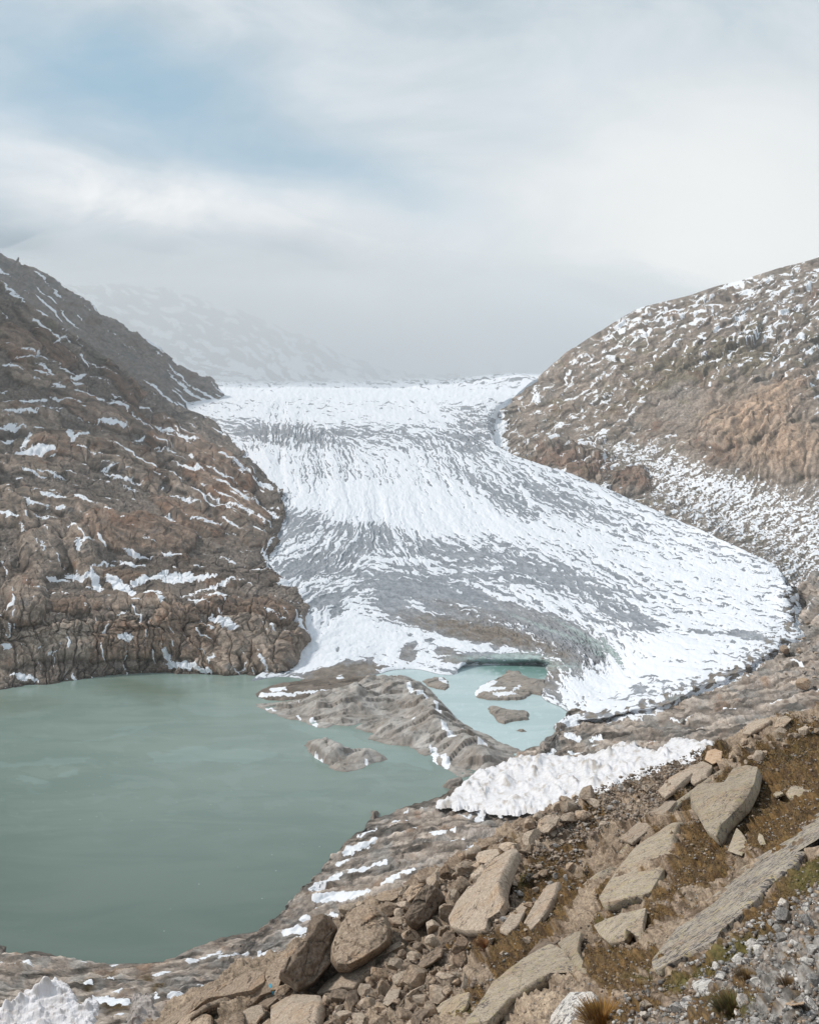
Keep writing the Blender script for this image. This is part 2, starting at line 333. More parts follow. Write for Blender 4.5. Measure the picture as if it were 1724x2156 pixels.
gbias = [(600,918,110,22,-.7,5),(540,905,60,12,-.6),(700,905,110,14,-.25),(850,930,160,26,-.45,5),(1000,900,45,60,-.75,70),(1015,960,60,22,-.45,30),(590,985,35,18,.5),(650,985,30,30,-.45),(730,960,70,30,-.25,60),
 (640,1105,60,24,-1.0,-35),(600,1080,30,20,-.5),(740,1050,150,34,.9),(900,960,260,30,.35),(880,1060,170,40,.8),(990,1010,110,22,-.5,35),(1080,1060,70,20,-.75,35),(1160,1040,120,20,-.5,22),(1260,1080,120,14,-.4,20),(780,1115,60,16,-.85),(700,1110,30,14,-.5),(840,1120,14,14,-.3),(960,1105,130,22,.9),(1120,1120,120,16,.5,10),
 (700,1175,110,28,-.75,-20),(620,1200,60,20,-.8),(900,1160,150,18,-.5,5),(1050,1190,170,34,-.62,12),(1220,1230,130,34,-.6,18),(850,1215,200,18,-.9,3),(1300,1150,220,24,.35,15),(1440,1200,170,30,.35,8),(1380,1290,120,30,.1,10),(1550,1260,120,60,.25),
 (690,1262,52,20,-1.4,-12),(820,1262,35,24,-1.5,40),(900,1245,110,20,-1.7,5),(710,1290,13,24,-1.2,20),(830,1283,26,24,-1.3),(960,1290,90,14,-1.5,16),(880,1300,40,14,-1.6,10),(960,1325,110,17,-1.9,12),(1080,1345,80,16,-1.8,14),(1100,1300,140,22,-1.4,18),(1190,1350,60,30,-1.6,35),(1250,1370,45,14,-1.2,60),(1320,1300,70,18,-1.3,20),(1200,1400,40,25,-1.2,30),(1160,1440,20,30,-1.2),
 (780,1345,120,34,1.3),(730,1300,40,30,.9),(640,1340,30,60,1.4),(660,1390,70,16,1.4,-8),(860,1390,90,12,.9),(1000,1360,90,10,1.2,10),
 (745,1406,62,13,-2.0,-3),(690,1418,60,8,-2.0,-12),(765,1420,30,12,-1.9),(860,1376,17,15,-4.5),(938,1372,18,7,-4.5,10),(868,1358,8,9,-3.5),(745,1398,16,10,-2.5),(905,1345,9,5,-3.0),(713,1365,4,5,-3.5),(780,1388,12,6,-2.5),(1000,1352,10,5,-2.5),(1040,1362,14,5,-2.5),(965,1388,50,6,-2.6,-4),(1060,1378,90,4,-1.5),(640,1420,40,6,-1.0),
 (1360,1390,180,40,.65,-15),(1500,1330,160,40,.35,-15),(1560,1333,45,9,-1.7,6),(1480,1330,40,6,-1.2,4),(1270,1450,60,30,1.0),(1430,1410,90,16,.7),(1250,1490,100,10,.8,-5),(1420,1478,30,9,-2.4,-15),(1550,1418,35,6,-2.4,-10),(1340,1455,20,8,-1.4,-30),(1290,1470,18,7,-1.4,-20),(1370,1425,16,6,-1.4),(1260,1505,25,4,-1.6),
 (700,1000,240,20,.1),(560,960,30,20,.6),(800,870,400,18,.7),(700,830,500,14,1.4),(480,885,80,8,-.5),(960,868,70,10,-.6),(600,1010,30,20,.9)]
gbrown = [(960,1322,120,22,1.2,12),(1090,1345,110,20,1.1,14),(1000,1290,100,14,.6,14),(745,1412,90,22,1.1,-5),(690,1420,80,14,1.0,-10),(860,1376,25,20,.7),(940,1372,25,12,.8),(970,1390,60,9,1.0),(1130,1385,60,14,.6),(1190,1400,70,30,.55),(1440,1470,90,18,.6,-15),(1210,1500,70,20,.4),(1160,1440,30,40,.8),(1560,1410,60,14,.6,-20),(1140,1300,120,18,.35,18)]
gteal = [(1060,1388,90,9,1.3),(1090,1383,50,12,.9),(1240,1345,80,7,.7,30),(1290,1375,50,6,.8,55),(1170,1330,110,4,.7,22),(1260,1375,16,5,1.0,20),(1180,1402,50,10,.5),(1440,1470,40,5,.4)]
def build_glacier():
    P = patch(GR, 760, 1250, rowt=[0,.02,.05,.17,.33,.46,.58,.68,.77,.86,.92,.97,1.0])
    jt = sstep(.16, .02, np.linspace(0, 1, 760))[:, None]; jx = fbm(P[..., 0]/14, P[..., 1]/16, 4, 301); jy = fbm(P[..., 0]/14, P[..., 1]/16, 4, 302); lobe = sstep(1180, 1260, to_sheet(P)[0])
    P[..., 0] += 4*jx*jt*lobe; P[..., 1] += 6*jy*jt*lobe
    u, v = to_sheet(P)
    L1 = lic(gang, GBB, 12, 24, 11, 3); L2 = lic(gang, GBB, 5.5, 11, 12, 3); L3 = lic(gang, GBB, 30, 80, 13, 2)
    wu = u+7*fbm(u/26, v/18, 3, 40); wv = v+6*fbm(u/26, v/18, 3, 44)
    a, b, c = L1(wu, wv), L2(wu, wv), L3(wu, wv)
    bias = blobs(gbias, wu, wv); t_ = np.linspace(0, 1, P.shape[0])[:, None]
    L0 = lic(gang, GBB, 3.2, 9, 14, 2); z0 = L0(wu, wv); far = sstep(1180, 930, v)
    f0 = fbm(wu/20, wv/11, 5, 23, .62)
    snow = 0.29+(0.26-.14*far)*a+(.36-.10*far)*b+(.26+.16*far)*z0+0.10*c+.62*f0+bias*1.0
    snow += 0.25*fbm(u/6, v/4, 2, 21)
    bands = np.sin((v+.00035*(u-900)**2+9*fbm(u/60, v/30, 2, 24))/3.6)*blobs([(900,1195,230,34,.8,4),(1020,1225,200,30,.5,10),(620,930,120,26,.8,-5),(880,935,160,30,.5,6),(1000,905,40,40,.6)], u, v); snow += .45*bands
    rim = sstep(.10, .035, t_)*(u > 1215)*sstep(.0, .5, fbm(u/16, v/12, 4, 25)+.12); snow -= 1.6*rim
    px = P[..., 1]/F
    # relief: flow ridges, melt hollows, snow lying a little above the ice
    near = sstep(1500, 500, P[..., 1])
    h = px*(.9*c + 0.4*a*(0.1+0.9*near) + 0.25*b*(.2+.8*near) + 0.5*np.clip(snow, -1, 1)*near)
    cre = blobs([(1180,1345,130,36,1,22),(1250,1375,60,40,1,50),(1060,1330,130,26,.7,14),(600,915,130,26,.9),(680,1180,80,60,.5),(1000,905,50,60,.8)], u, v)
    cr = np.abs(L2(u+400-400, v)*0.6+L1(u, v)*0.4)
    h -= px*cre*3.5*sstep(0.55, 0.0, cr)
    t = np.linspace(0, 1, P.shape[0])[:, None]
    h *= sstep(0.0, 0.05, t)*np.ones_like(h)
    h += px*0.8*fbm(u/12, v/8, 3, 77)*sstep(0.0, 0.03, t)
    P, n = displace(P, h.astype(float))
    g = 0.5+0.5*np.tanh(0.8*fbm(u/40, v/14, 4, 31)+0.35*b)
    col = lerp3(g, (0.195, 0.218, 0.25), (0.345, 0.375, 0.42))
    br = np.clip(1.1*rim+.8*blobs(gbrown, wu, wv)*(0.9+0.6*fbm(u/20, v/10, 3, 9)), 0, 1)
    col = col*(1-br[..., None]) + br[..., None]*lerp3(g, (0.13, 0.112, 0.095), (0.26, 0.232, 0.205))
    cl = np.clip(cre+blobs([(980,1325,120,30,.6,12)], u, v), 0, 1)*(sstep(.10, .02, np.abs(b-.15))*.8+sstep(.07, .01, np.abs(a+.2)))*sstep(-.2, .3, fbm(u/24, v/14, 3, 66)+.1); cl = np.clip(cl, 0, 1); col = col*(1-.75*cl[..., None])+.75*cl[..., None]*np.array((.06, .07, .075)); snow = snow-1.5*cl*(cre > .3)
    te = np.clip(blobs(gteal, u, v)*(.8+1.3*fbm(u/14, v/4, 4, 19)), 0, 1)
    col = lerp3(te, col, (0.30, 0.47, 0.48)) if False else col*(1-te[..., None])+te[..., None]*np.array((0.36, 0.455, 0.46))
    snow = snow - 3.0*te*(te > 0.35)
    snow = np.where((t < 0.03)&(u > 1215), np.maximum(snow, .6-2*rim), snow); snow = np.where((t < 0.02)&(u <= 1215), -2, snow)
    mat = terrain_mat('glacier_ice', 1.1, 0.5, contrast=0.45, snowfine=0.35, edge=0.16, snow=(0.70, 0.73, 0.785), rough=0.8)
    return terrain('glacier', P, col, snow*0.8, mat)
build_glacier()

# =================================================================== LEFT HILLSIDE
CBB = (-300, 380, 700, 1480)
c1 = [Z_(-260,1480,0),Z_(-100,1470,0),Z_(0,1452,0),Z_(70,1443,0),Z_(110,1441,0),Z_(160,1432,0),Z_(225,1424,0),Z_(300,1418,0),Z_(370,1419,0),Z_(440,1420,0),Z_(520,1422,0),Z_(590,1421,0)]
c0 = [(x, y-2, z-8) for x, y, z in c1]
c2 = [Y_(-260,1370,405),Y_(0,1370,428),Y_(100,1360,438),Y_(200,1350,448),Y_(300,1340,455),Y_(400,1350,458),Y_(500,1350,462),Y_(580,1350,468),Y_(629,1352,478)]
c3 = [Y_(-260,1270,425),Y_(0,1283,442),Y_(100,1280,452),Y_(200,1283,462),Y_(300,1275,470),Y_(380,1268,475),Y_(480,1270,490),Y_(560,1278,500),Y_(634,1295,515)]
c4 = [Y_(-260,1190,500),Y_(0,1200,510),Y_(200,1218,535),Y_(350,1220,550),Y_(480,1218,560),Y_(560,1225,568),Y_(643,1250,572)]
c5 = [Y_(-260,1080,550),Y_(0,1110,570),Y_(200,1120,600),Y_(350,1130,625),Y_(480,1150,645),Y_(572,1172,672)]
c6 = [Y_(-260,960,620),Y_(0,1010,650),Y_(200,1020,710),Y_(400,1040,790),Y_(540,1050,840),Y_(604,1055,862)]
c7 = [Y_(-260,800,700),Y_(0,900,760),Y_(200,920,840),Y_(350,940,930),Y_(480,960,1010),Y_(575,1000,1035)]
c8 = [Y_(-260,640,780),Y_(0,760,870),Y_(150,820,980),Y_(300,880,1150),Y_(420,905,1290),Y_(512,935,1330)]
c9 = [Y_(-260,430,880),Y_(-100,520,920),Y_(0,585,980),Y_(70,640,1050),Y_(135,685,1130),Y_(200,730,1230),Y_(280,785,1380),Y_(350,840,1530),Y_(432,871,1740)]
c10 = [(x-0.25*y*0.3, y+90, z-60) for x, y, z in c9]
CR = [c0, c1]+[drop_end(r, 6, 0.035) for r in (c2, c3, c4, c5, c6, c7, c8)]+[c9, c10]
cang = [(50,600,48),(150,720,45),(300,800,42),(400,880,38),(0,760,20),(100,820,8),(50,900,5),(200,900,20),(300,940,28),(450,960,32),(540,1020,35),(200,980,12),(350,1010,28),(450,1050,32),(100,1040,10),(50,1130,65),(180,1130,75),(300,1090,12),(400,1100,25),(520,1110,32),(350,1160,15),(450,1180,10),(560,1200,14),(250,1220,-5),(400,1230,0),(550,1240,12),(100,1250,-10),(20,1200,75),(40,1340,85),(150,1340,80),(250,1330,88),(350,1320,65),(450,1330,40),(560,1310,50),(600,1360,70),(450,1400,30),(540,1390,60),(330,1380,88)]
csn = [(5,590,55,632,7),(30,757,82,750,5),(80,765,110,792,11),(115,722,145,702,6),(155,795,185,785,13),(0,820,18,820,5),(113,810,137,817,9),(15,845,108,835,8),(78,855,122,862,12),(162,822,225,840,9),(2,867,78,870,9),(0,895,52,900,9),(65,910,50,935,12),(142,900,155,930,11),(150,925,190,915,8),(40,945,112,947,17),(205,887,265,900,12),(172,750,245,780,4),(287,920,305,917,9),(332,897,370,905,10),(277,867,310,895,5),(377,915,417,927,8),(435,920,465,940,5),(80,990,145,1000,6),(215,985,300,1015,7),(215,985,245,975,6),(90,1042,140,1047,13),(160,1042,182,1052,9),(55,1055,70,1060,13),(0,1080,35,1092,12),(320,935,365,945,4),(475,970,492,975,7),(500,985,530,1000,7),(530,1000,575,1018,12),(430,1035,500,1080,6),(360,1045,420,1060,6),(255,1015,290,1027,5),(540,1050,585,1085,12),(350,1085,365,1092,13),(400,1095,465,1102,8),(480,1060,580,1105,7),(70,1080,120,1082,5),(145,1102,160,1108,9),(155,1150,200,1145,6),(165,1140,165,1170,11),(85,1155,92,1175,9),(195,1200,238,1182,8),(142,1205,200,1220,10),(190,1210,215,1237,17),(230,1215,280,1240,20),(280,1225,350,1200,13),(345,1212,400,1208,20),(400,1212,455,1214,11),(300,1240,340,1255,11),(350,1170,380,1170,9),(380,1247,500,1217,7),(400,1255,430,1265,13),(435,1255,480,1257,9),(0,1295,30,1287,9),(245,1295,265,1287,7),(450,1302,495,1332,22),(575,1195,600,1202,14),(590,1222,640,1225,16),(257,1350,275,1350,20),(5,1370,20,1378,15),(102,1385,125,1380,6),(25,1420,75,1430,14),(350,1370,355,1395,12),(355,1397,410,1402,18),(410,1408,445,1418,10),(440,1402,455,1385,8),(547,1395,562,1417,8),(557,1293,575,1299,7),(585,1300,595,1310,7),(621,1290,640,1338,10),(570,1327,575,1340,7),(505,1412,520,1400,5),(485,975,495,985,4),(575,1130,560,1160,7),(600,1010,590,1030,9),(555,1155,575,1190,8),(10,1330,20,1345,6),(120,1000,140,1003,4),(250,830,235,850,4),(60,1120,40,1100,5),(176,1280,190,1275,4),(460,1175,490,1172,4),(300,1140,330,1150,4)]
def rock_colors(u, v, sc, seed, tan, rust, grey, dark, wr=0.0, wg=0.0, wd=0.0, st=None):
    n1 = fbm(u/(70*sc), v/(42*sc), 4, seed); n2 = fbm(u/(28*sc), v/(18*sc), 4, seed+20); n3 = fbm(u/(12*sc), v/(9*sc), 3, seed+40)
    s = st if st is not None else n3
    col = lerp3(sstep(-0.5, 0.5, n3+0.4*s), np.array(tan)*0.82, np.array(tan)*1.18)
    r = sstep(0.1, 0.7, n1+0.5*n2+wr+0.2*s); col = col*(1-r[..., None])+r[..., None]*np.array(rust)
    g = sstep(0.1, 0.5, -n1*0.7+0.6*fbm(u/(33*sc), v/(20*sc), 4, seed+60)+wg); col = col*(1-g[..., None])+g[..., None]*np.array(grey)*(1+0.25*n3[..., None])
    d = sstep(0.25, 0.7, 0.6*fbm(u/(16*sc), v/(11*sc), 4, seed+80)+0.4*s+wd); col = col*(1-d[..., None])+d[..., None]*np.array(dark)
    return col
def build_left():
    P = patch(CR, 900, 640, rowt=[0,.015,.10,.22,.33,.45,.58,.70,.82,.97,1.0])
    u, v = to_sheet(P); px = P[..., 1]/F
    A = lic(cang, CBB, 40, 90, 21, 2); B = lic(cang, CBB, 17, 60, 22, 2); C_ = lic(cang, CBB, 8, 34, 23, 2); D_ = lic(cang, CBB, 4, 20, 27, 2)
    wu = u+12*fbm(u/45, v/30, 3, 50); wv = v+9*fbm(u/45, v/30, 3, 55)
    a, b, c, d = A(wu, wv), B(wu, wv), C_(wu, wv), D_(u, v)
    bl = np.abs(a); bl2 = np.abs(b+0.35*a); bl3 = np.abs(c+0.3*b)
    up = sstep(1150, 700, v)
    low = sstep(1020, 1200, v)
    def two(sz, sd): 
        a1, b1 = facets(wu/sz, wv/sz, sd, 30, 3.0, 1.3); a2, b2 = facets(wu/(sz*1.3), wv/(sz*1.1), sd+50, 4, 1.5, 1.3); return a1*(1-low)+a2*low, b1*(1-low)+b2*low
    F1, k1 = two(34, 5); F2, k2 = two(15, 6); F3, k3 = two(7, 7); F4, k4 = facets(u/4, v/3.4, 8, 30, 2.2, 1.2)
    DM = [(230,950,115,32,12),(330,1005,125,28,30),(450,960,110,24,33),(480,1035,110,26,33),(395,1080,90,22,28),(290,1122,130,42,8),(180,1165,62,40,62),(90,1165,62,50,75),(55,1262,62,48,80),(30,1085,50,26,10),(400,1190,115,24,15),(255,1203,60,18,5),(560,1208,55,16,10),(520,1110,80,22,30),(30,1375,32,68,86),(88,1362,34,82,88),(155,1352,44,84,85),(238,1350,46,86,88),(308,1345,46,86,84),(368,1298,26,50,80),(415,1350,36,55,70),(455,1392,50,30,10),(520,1345,70,46,10),(565,1388,58,38,5),(602,1360,26,62,80),(470,1272,62,24,5),(560,1285,62,28,10),(130,1265,60,24,10),(230,1260,60,22,5),(330,1258,50,20,5),(100,800,90,28,20),(60,880,80,28,10),(200,862,92,24,28),(130,932,80,26,8),(300,890,80,20,38),(40,720,50,36,42),(60,975,80,22,8),(60,1042,80,24,5),(160,1062,72,20,10),(385,918,72,17,38),(260,800,62,18,45),(120,730,60,20,45),(-60,1000,60,60,10),(-80,1150,60,70,80),(-60,1340,50,90,85)]
    dh, dr, di_ = domes(DM, wu+6*F2, wv+5*F2); dh2, dr2, di2 = domes([(math.fmod(k*137.5, 700)-60, 640+math.fmod(k*89.3, 760), 16+9*math.sin(k)+10, 7+3*math.cos(k*1.7), 8 if 640+math.fmod(k*89.3, 760) > 1000 else 30) for k in range(150)], wu, wv)
    G1, q1 = facets(wu/40, wv/90, 9, 5, 1.0, 1.2)
    h = px*(2.5*bl + 1.1*np.sqrt(bl2+0.03) + .5*bl3 + 4*F1+1.6*F2+.7*F3+.3*F4+1.25*dh+.8*dh2*(dh < 3) + 7*low*sstep(0, .12, q1)*sstep(1240, 1300, v) + 3.0*sstep(0, .10, k2))
    crk = np.maximum(.6*sstep(.04, .0, k2), np.maximum(.4*sstep(.05, .0, k3), 1.0*low*sstep(.035, 0, q1)*sstep(1240, 1300, v)))
    t = np.linspace(0, 1, P.shape[0])[:, None]
    h = (h-px*14)*sstep(1.0, 0.93, t)*1.0
    P2, n = displace(P, h)
    nz = grid_normals(P2); nz = np.abs(nz[..., 2])
    s1 = strokes(csn, u+9*fbm(u/14, v/9, 5, 60, .65), v+7*fbm(u/14, v/9, 5, 63, .65))
    snow = np.clip((s1-1.2)/6.0, -1.5, 2.0)
    extra = 0.5*b+0.35*c+0.55*fbm(u/60, v/40, 3, 71)-.25+.35*((dr > .9)&(dr < 1.5))
    thr = 1.28-0.35*up
    snow = np.maximum(snow, (extra-thr)*1.4)
    flank = np.clip(blobs([(470,1000,150,50,1,32),(120,640,120,50,.9,40),(560,1140,60,40,.8,30),(300,860,160,30,.6,38)], u, v), 0, 1); snow = np.maximum(snow, .8*c+.55*d-2.35+.9*fbm(u/30, v/18, 4, 75)); snow = np.maximum(snow, .75*c+.5*b-1.9+1.0*flank+.9*fbm(u/34, v/20, 4, 73))
    scree = sstep(0.35, 0.9, .75*sstep(.5, 0, dh)+.35*fbm(u/90, v/45, 3, 66)+.8*blobs([(300,1180,260,30,1.0,5),(520,1210,90,20,.8,10),(100,800,200,70,.5),(150,1010,200,22,.7),(400,890,120,30,.5,40),(150,1255,160,14,.9),(520,1235,90,14,.7)], u, v))
    crack = np.clip(.35*sstep(0.16, 0.02, bl2)+.9*crk, 0, 1)
    col = rock_colors(u, v, 1.0, 30, (0.20,0.163,0.135), (0.135,0.09,0.066), (0.15,0.138,0.13), (0.052,0.042,0.035), wr=-.03+0.25*blobs([(300,1080,250,40,1),(400,980,200,60,1,20),(500,1050,100,60,1)], u, v), wg=-0.15, wd=0.02, st=c*0.5)
    gc = lerp3(sstep(-.6, .6, fbm(u/5, v/4, 3, 91)), (0.075,0.065,0.058), (0.16,0.14,0.125)); dt = (dh > .5)*di_; col = col*(1+.22*dt)[..., None]; rs_ = ((dh > .5)&(np.abs(di_) > .72))[..., None]*.42; col = col*(1-rs_)+rs_*np.array((.13, .078, .052))*(1+.3*c[..., None]); pol = ((dh > .5)&(di_ > -.1)&(di_ < .5))[..., None]*.5*low[..., None]; col = col*(1-pol)+pol*np.array((.25, .215, .185)); eg = sstep(.80, .97, dr)*sstep(1.3, 1.02, dr); col = col*(1-.75*eg[..., None])+.75*eg[..., None]*np.array((.045, .036, .03))
    col = col*(1-0.85*scree[..., None])+0.85*scree[..., None]*gc
    up_m = sstep(900, 620, v); mossy = up_m*sstep(0.0, 0.5, fbm(u/50, v/30, 4, 93))*0.5
    col = col*(1-mossy[..., None])+mossy[..., None]*np.array((0.10, 0.098, 0.06))
    col = col*(1.12+.12*np.clip(b, -1.6, 1.6)+.12*np.clip(c, -1.5, 1.5)+.32*F1+.22*F2+.16*F3+.34*sstep(1200, 1330, v))[..., None]
    col = col*(1-0.55*crack[..., None])+0.55*crack[..., None]*np.array((0.05, 0.038, 0.030))
    # stains that water has left on the lakeside cliff
    st = lic([(0,1300,88),(300,1330,90),(600,1360,85)], (-300, 1240, 700, 1470), 7, 50, 29, 2)(wu, wv)
    sm = sstep(1270, 1310, v)*sstep(0.5, 1.5, st)*sstep(470, 380, u)*0.8
    col = col*(1-sm[..., None])+sm[..., None]*np.array((0.030, 0.024, 0.02))
    wl = sstep(2.0, 0.3, P2[..., 2]); col = col*(1-0.5*wl[..., None])
    mat = terrain_mat('hillside_rock', 1.0, 0.55, contrast=0.62, snowfine=0.45, edge=0.2)
    return terrain('hillside', P2, col, snow, mat)
build_left()

# far ridge on the left and the mountainside fading out behind it
def build_far():
    b1 = [Y_(-300,560,1300),Y_(-100,640,1350),Y_(0,670,1450),Y_(135,745,1600),Y_(280,842,1800),Y_(400,890,1950),Y_(484,856,2150)]
    b2 = [Y_(-300,360,1700),Y_(-100,455,1760),Y_(0,533,1800),Y_(100,582,1900),Y_(235,672,2020),Y_(320,722,2100),Y_(380,772,2200),Y_(450,808,2350),Y_(480,842,2450)]
    b0 = [(x, y+10, z-70) for x, y, z in b1]; b3 = [(x-60, y+260, z-120) for x, y, z in b2]
    bm = (catmull(b1, arcparam(b1, 30))+catmull(b2, arcparam(b2, 30)))/2
    P = patch([b0, b1, [tuple(x) for x in bm], b2, b3], 380, 520, rowt=[0, .08, .5, .93, 1])
    u, v = to_sheet(P); px = P[..., 1]/F
    an = [(0,560,35),(100,640,40),(250,740,42),(350,800,42),(450,850,30)]; BB = (-320, 330, 520, 930)
    b = lic(an, BB, 10, 60, 61, 2)(u, v); c = lic(an, BB, 5, 30, 62, 2)(u, v)
    t = np.linspace(0, 1, P.shape[0])[:, None]
    F2, k2 = facets(u/22, v/14, 36, 40, 1.8, 1.3); F3, k3 = facets(u/8, v/6, 37, 42, 1.6, 1.2); h = px*(1.0*np.abs(b)+.5*c+5*fbm(u/60, v/50, 3, 3)+4*F2+1.8*F3)
    P, n = displace(P, h)
    snow = 0.8*b+0.35*c+0.4*fbm(u/60, v/40, 3, 64)-1.35+blobs([(420,830,70,20,.9,30),(340,820,50,12,.8,40),(100,620,90,30,.25,40)], u, v)
    col = rock_colors(u, v, .8, 65, (0.165,0.145,0.13), (0.14,0.105,0.085), (0.13,0.125,0.12), (0.07,0.063,0.058))
    mat = terrain_mat('ridge_rock', 3.0, 1.2, contrast=0.4, snowfine=0.5)
    terrain('hillside', P, col, snow, mat)
    a1 = [Y_(-500,900,3600),Y_(0,900,3600),Y_(350,880,3700),Y_(600,840,3900),Y_(800,812,4300),Y_(1000,806,4700)]
    a2 = [Y_(-500,600,4700),Y_(0,598,4750),Y_(200,600,4800),Y_(350,610,4850),Y_(500,655,4850),Y_(640,715,4850),Y_(760,765,4900),Y_(850,790,4950),Y_(1000,803,5000)]
    a3 = [(x, y+300, z-300) for x, y, z in a2]
    am = (catmull(a1, arcparam(a1, 30))+catmull(a2, arcparam(a2, 30)))/2
    P = patch([a1, [tuple(x) for x in am], a2, a3], 220, 420, rowt=[0, .45, .93, 1])
    u, v = to_sheet(P); px = P[..., 1]/F
    an = [(0,700,30),(500,640,30),(560,720,50),(450,780,10),(700,780,40)]; BB = (-520, 480, 1020, 920)
    b = lic(an, BB, 12, 26, 71, 3)(u+10*fbm(u/20, v/20, 3, 2), v)
    P, n = displace(P, px*(2*np.abs(b)+8*fbm(u/70, v/50, 4, 8)))
    snow = b*0.35+0.9*fbm(u/34, v/20, 5, 6, .6)-0.25+.3*sstep(700, 800, v)
    col = np.ones(P.shape)*np.array((0.14, 0.145, 0.15))
    terrain('mountainside', P, col, snow, terrain_mat('far_rock', 12, 3, contrast=0.3))
build_far()

# =================================================================== RIGHT HILLSIDE
d1 = [Y_(1035,890,1640),Y_(1028,925,1420),Y_(1080,968,1230),Y_(1140,992,1130),Y_(1230,1012,1020),Y_(1341,1062,868),Y_(1431,1097,760),Y_(1551,1152,625),Y_(1631,1192,565),Y_(1675,1235,515),Y_(1700,1300,455),Y_(1800,1400,400),Y_(1980,1450,370)]
d0 = [(x-3, y-14, z-22) for x, y, z in d1]
d2 = [Y_(1045,870,1750),Y_(1070,900,1550),Y_(1130,930,1350),Y_(1220,955,1210),Y_(1330,1000,1070),Y_(1430,1040,940),Y_(1550,1095,800),Y_(1650,1125,720),Y_(1750,1160,640),Y_(1980,1250,560)]
d3 = [Y_(1060,855,1800),Y_(1120,872,1600),Y_(1200,887,1430),Y_(1300,905,1300),Y_(1400,930,1180),Y_(1500,975,1010),Y_(1600,1005,930),Y_(1724,1010,860),Y_(1980,1080,740)]
d4 = [Y_(1080,838,1880),Y_(1150,820,1710),Y_(1250,810,1540),Y_(1350,800,1420),Y_(1450,800,1300),Y_(1550,815,1180),Y_(1650,830,1090),Y_(1724,840,1040),Y_(1980,860,920)]
d5 = [Y_(1110,815,1980),Y_(1180,770,1830),Y_(1280,730,1680),Y_(1380,710,1560),Y_(1480,690,1470),Y_(1600,690,1380),Y_(1724,690,1300),Y_(1980,690,1200)]
d6 = [Y_(1140,790,2080),Y_(1190,748,2010),Y_(1240,712,1960),Y_(1290,682,1920),Y_(1340,652,1880),Y_(1390,637,1850),Y_(1450,622,1810),Y_(1510,602,1780),Y_(1560,590,1750),Y_(1640,564,1700),Y_(1724,541,1650),Y_(1980,450,1600)]
d7 = [(x+40, y+160, z-60) for x, y, z in d6]
dang = [(1100,850,-38),(1200,800,-40),(1300,720,-30),(1450,650,-22),(1600,600,-25),(1700,700,-40),(1550,720,-30),(1350,800,-42),(1450,760,-50),(1150,920,-20),(1250,960,-10),(1350,900,-35),(1300,1000,-30),(1450,950,-30),(1550,880,-45),(1650,870,-40),(1600,970,-70),(1700,940,-75),(1500,1060,-28),(1650,1080,-22),(1700,1200,-35),(1400,1040,-25)]
DBB = (980, 420, 1760, 1500)
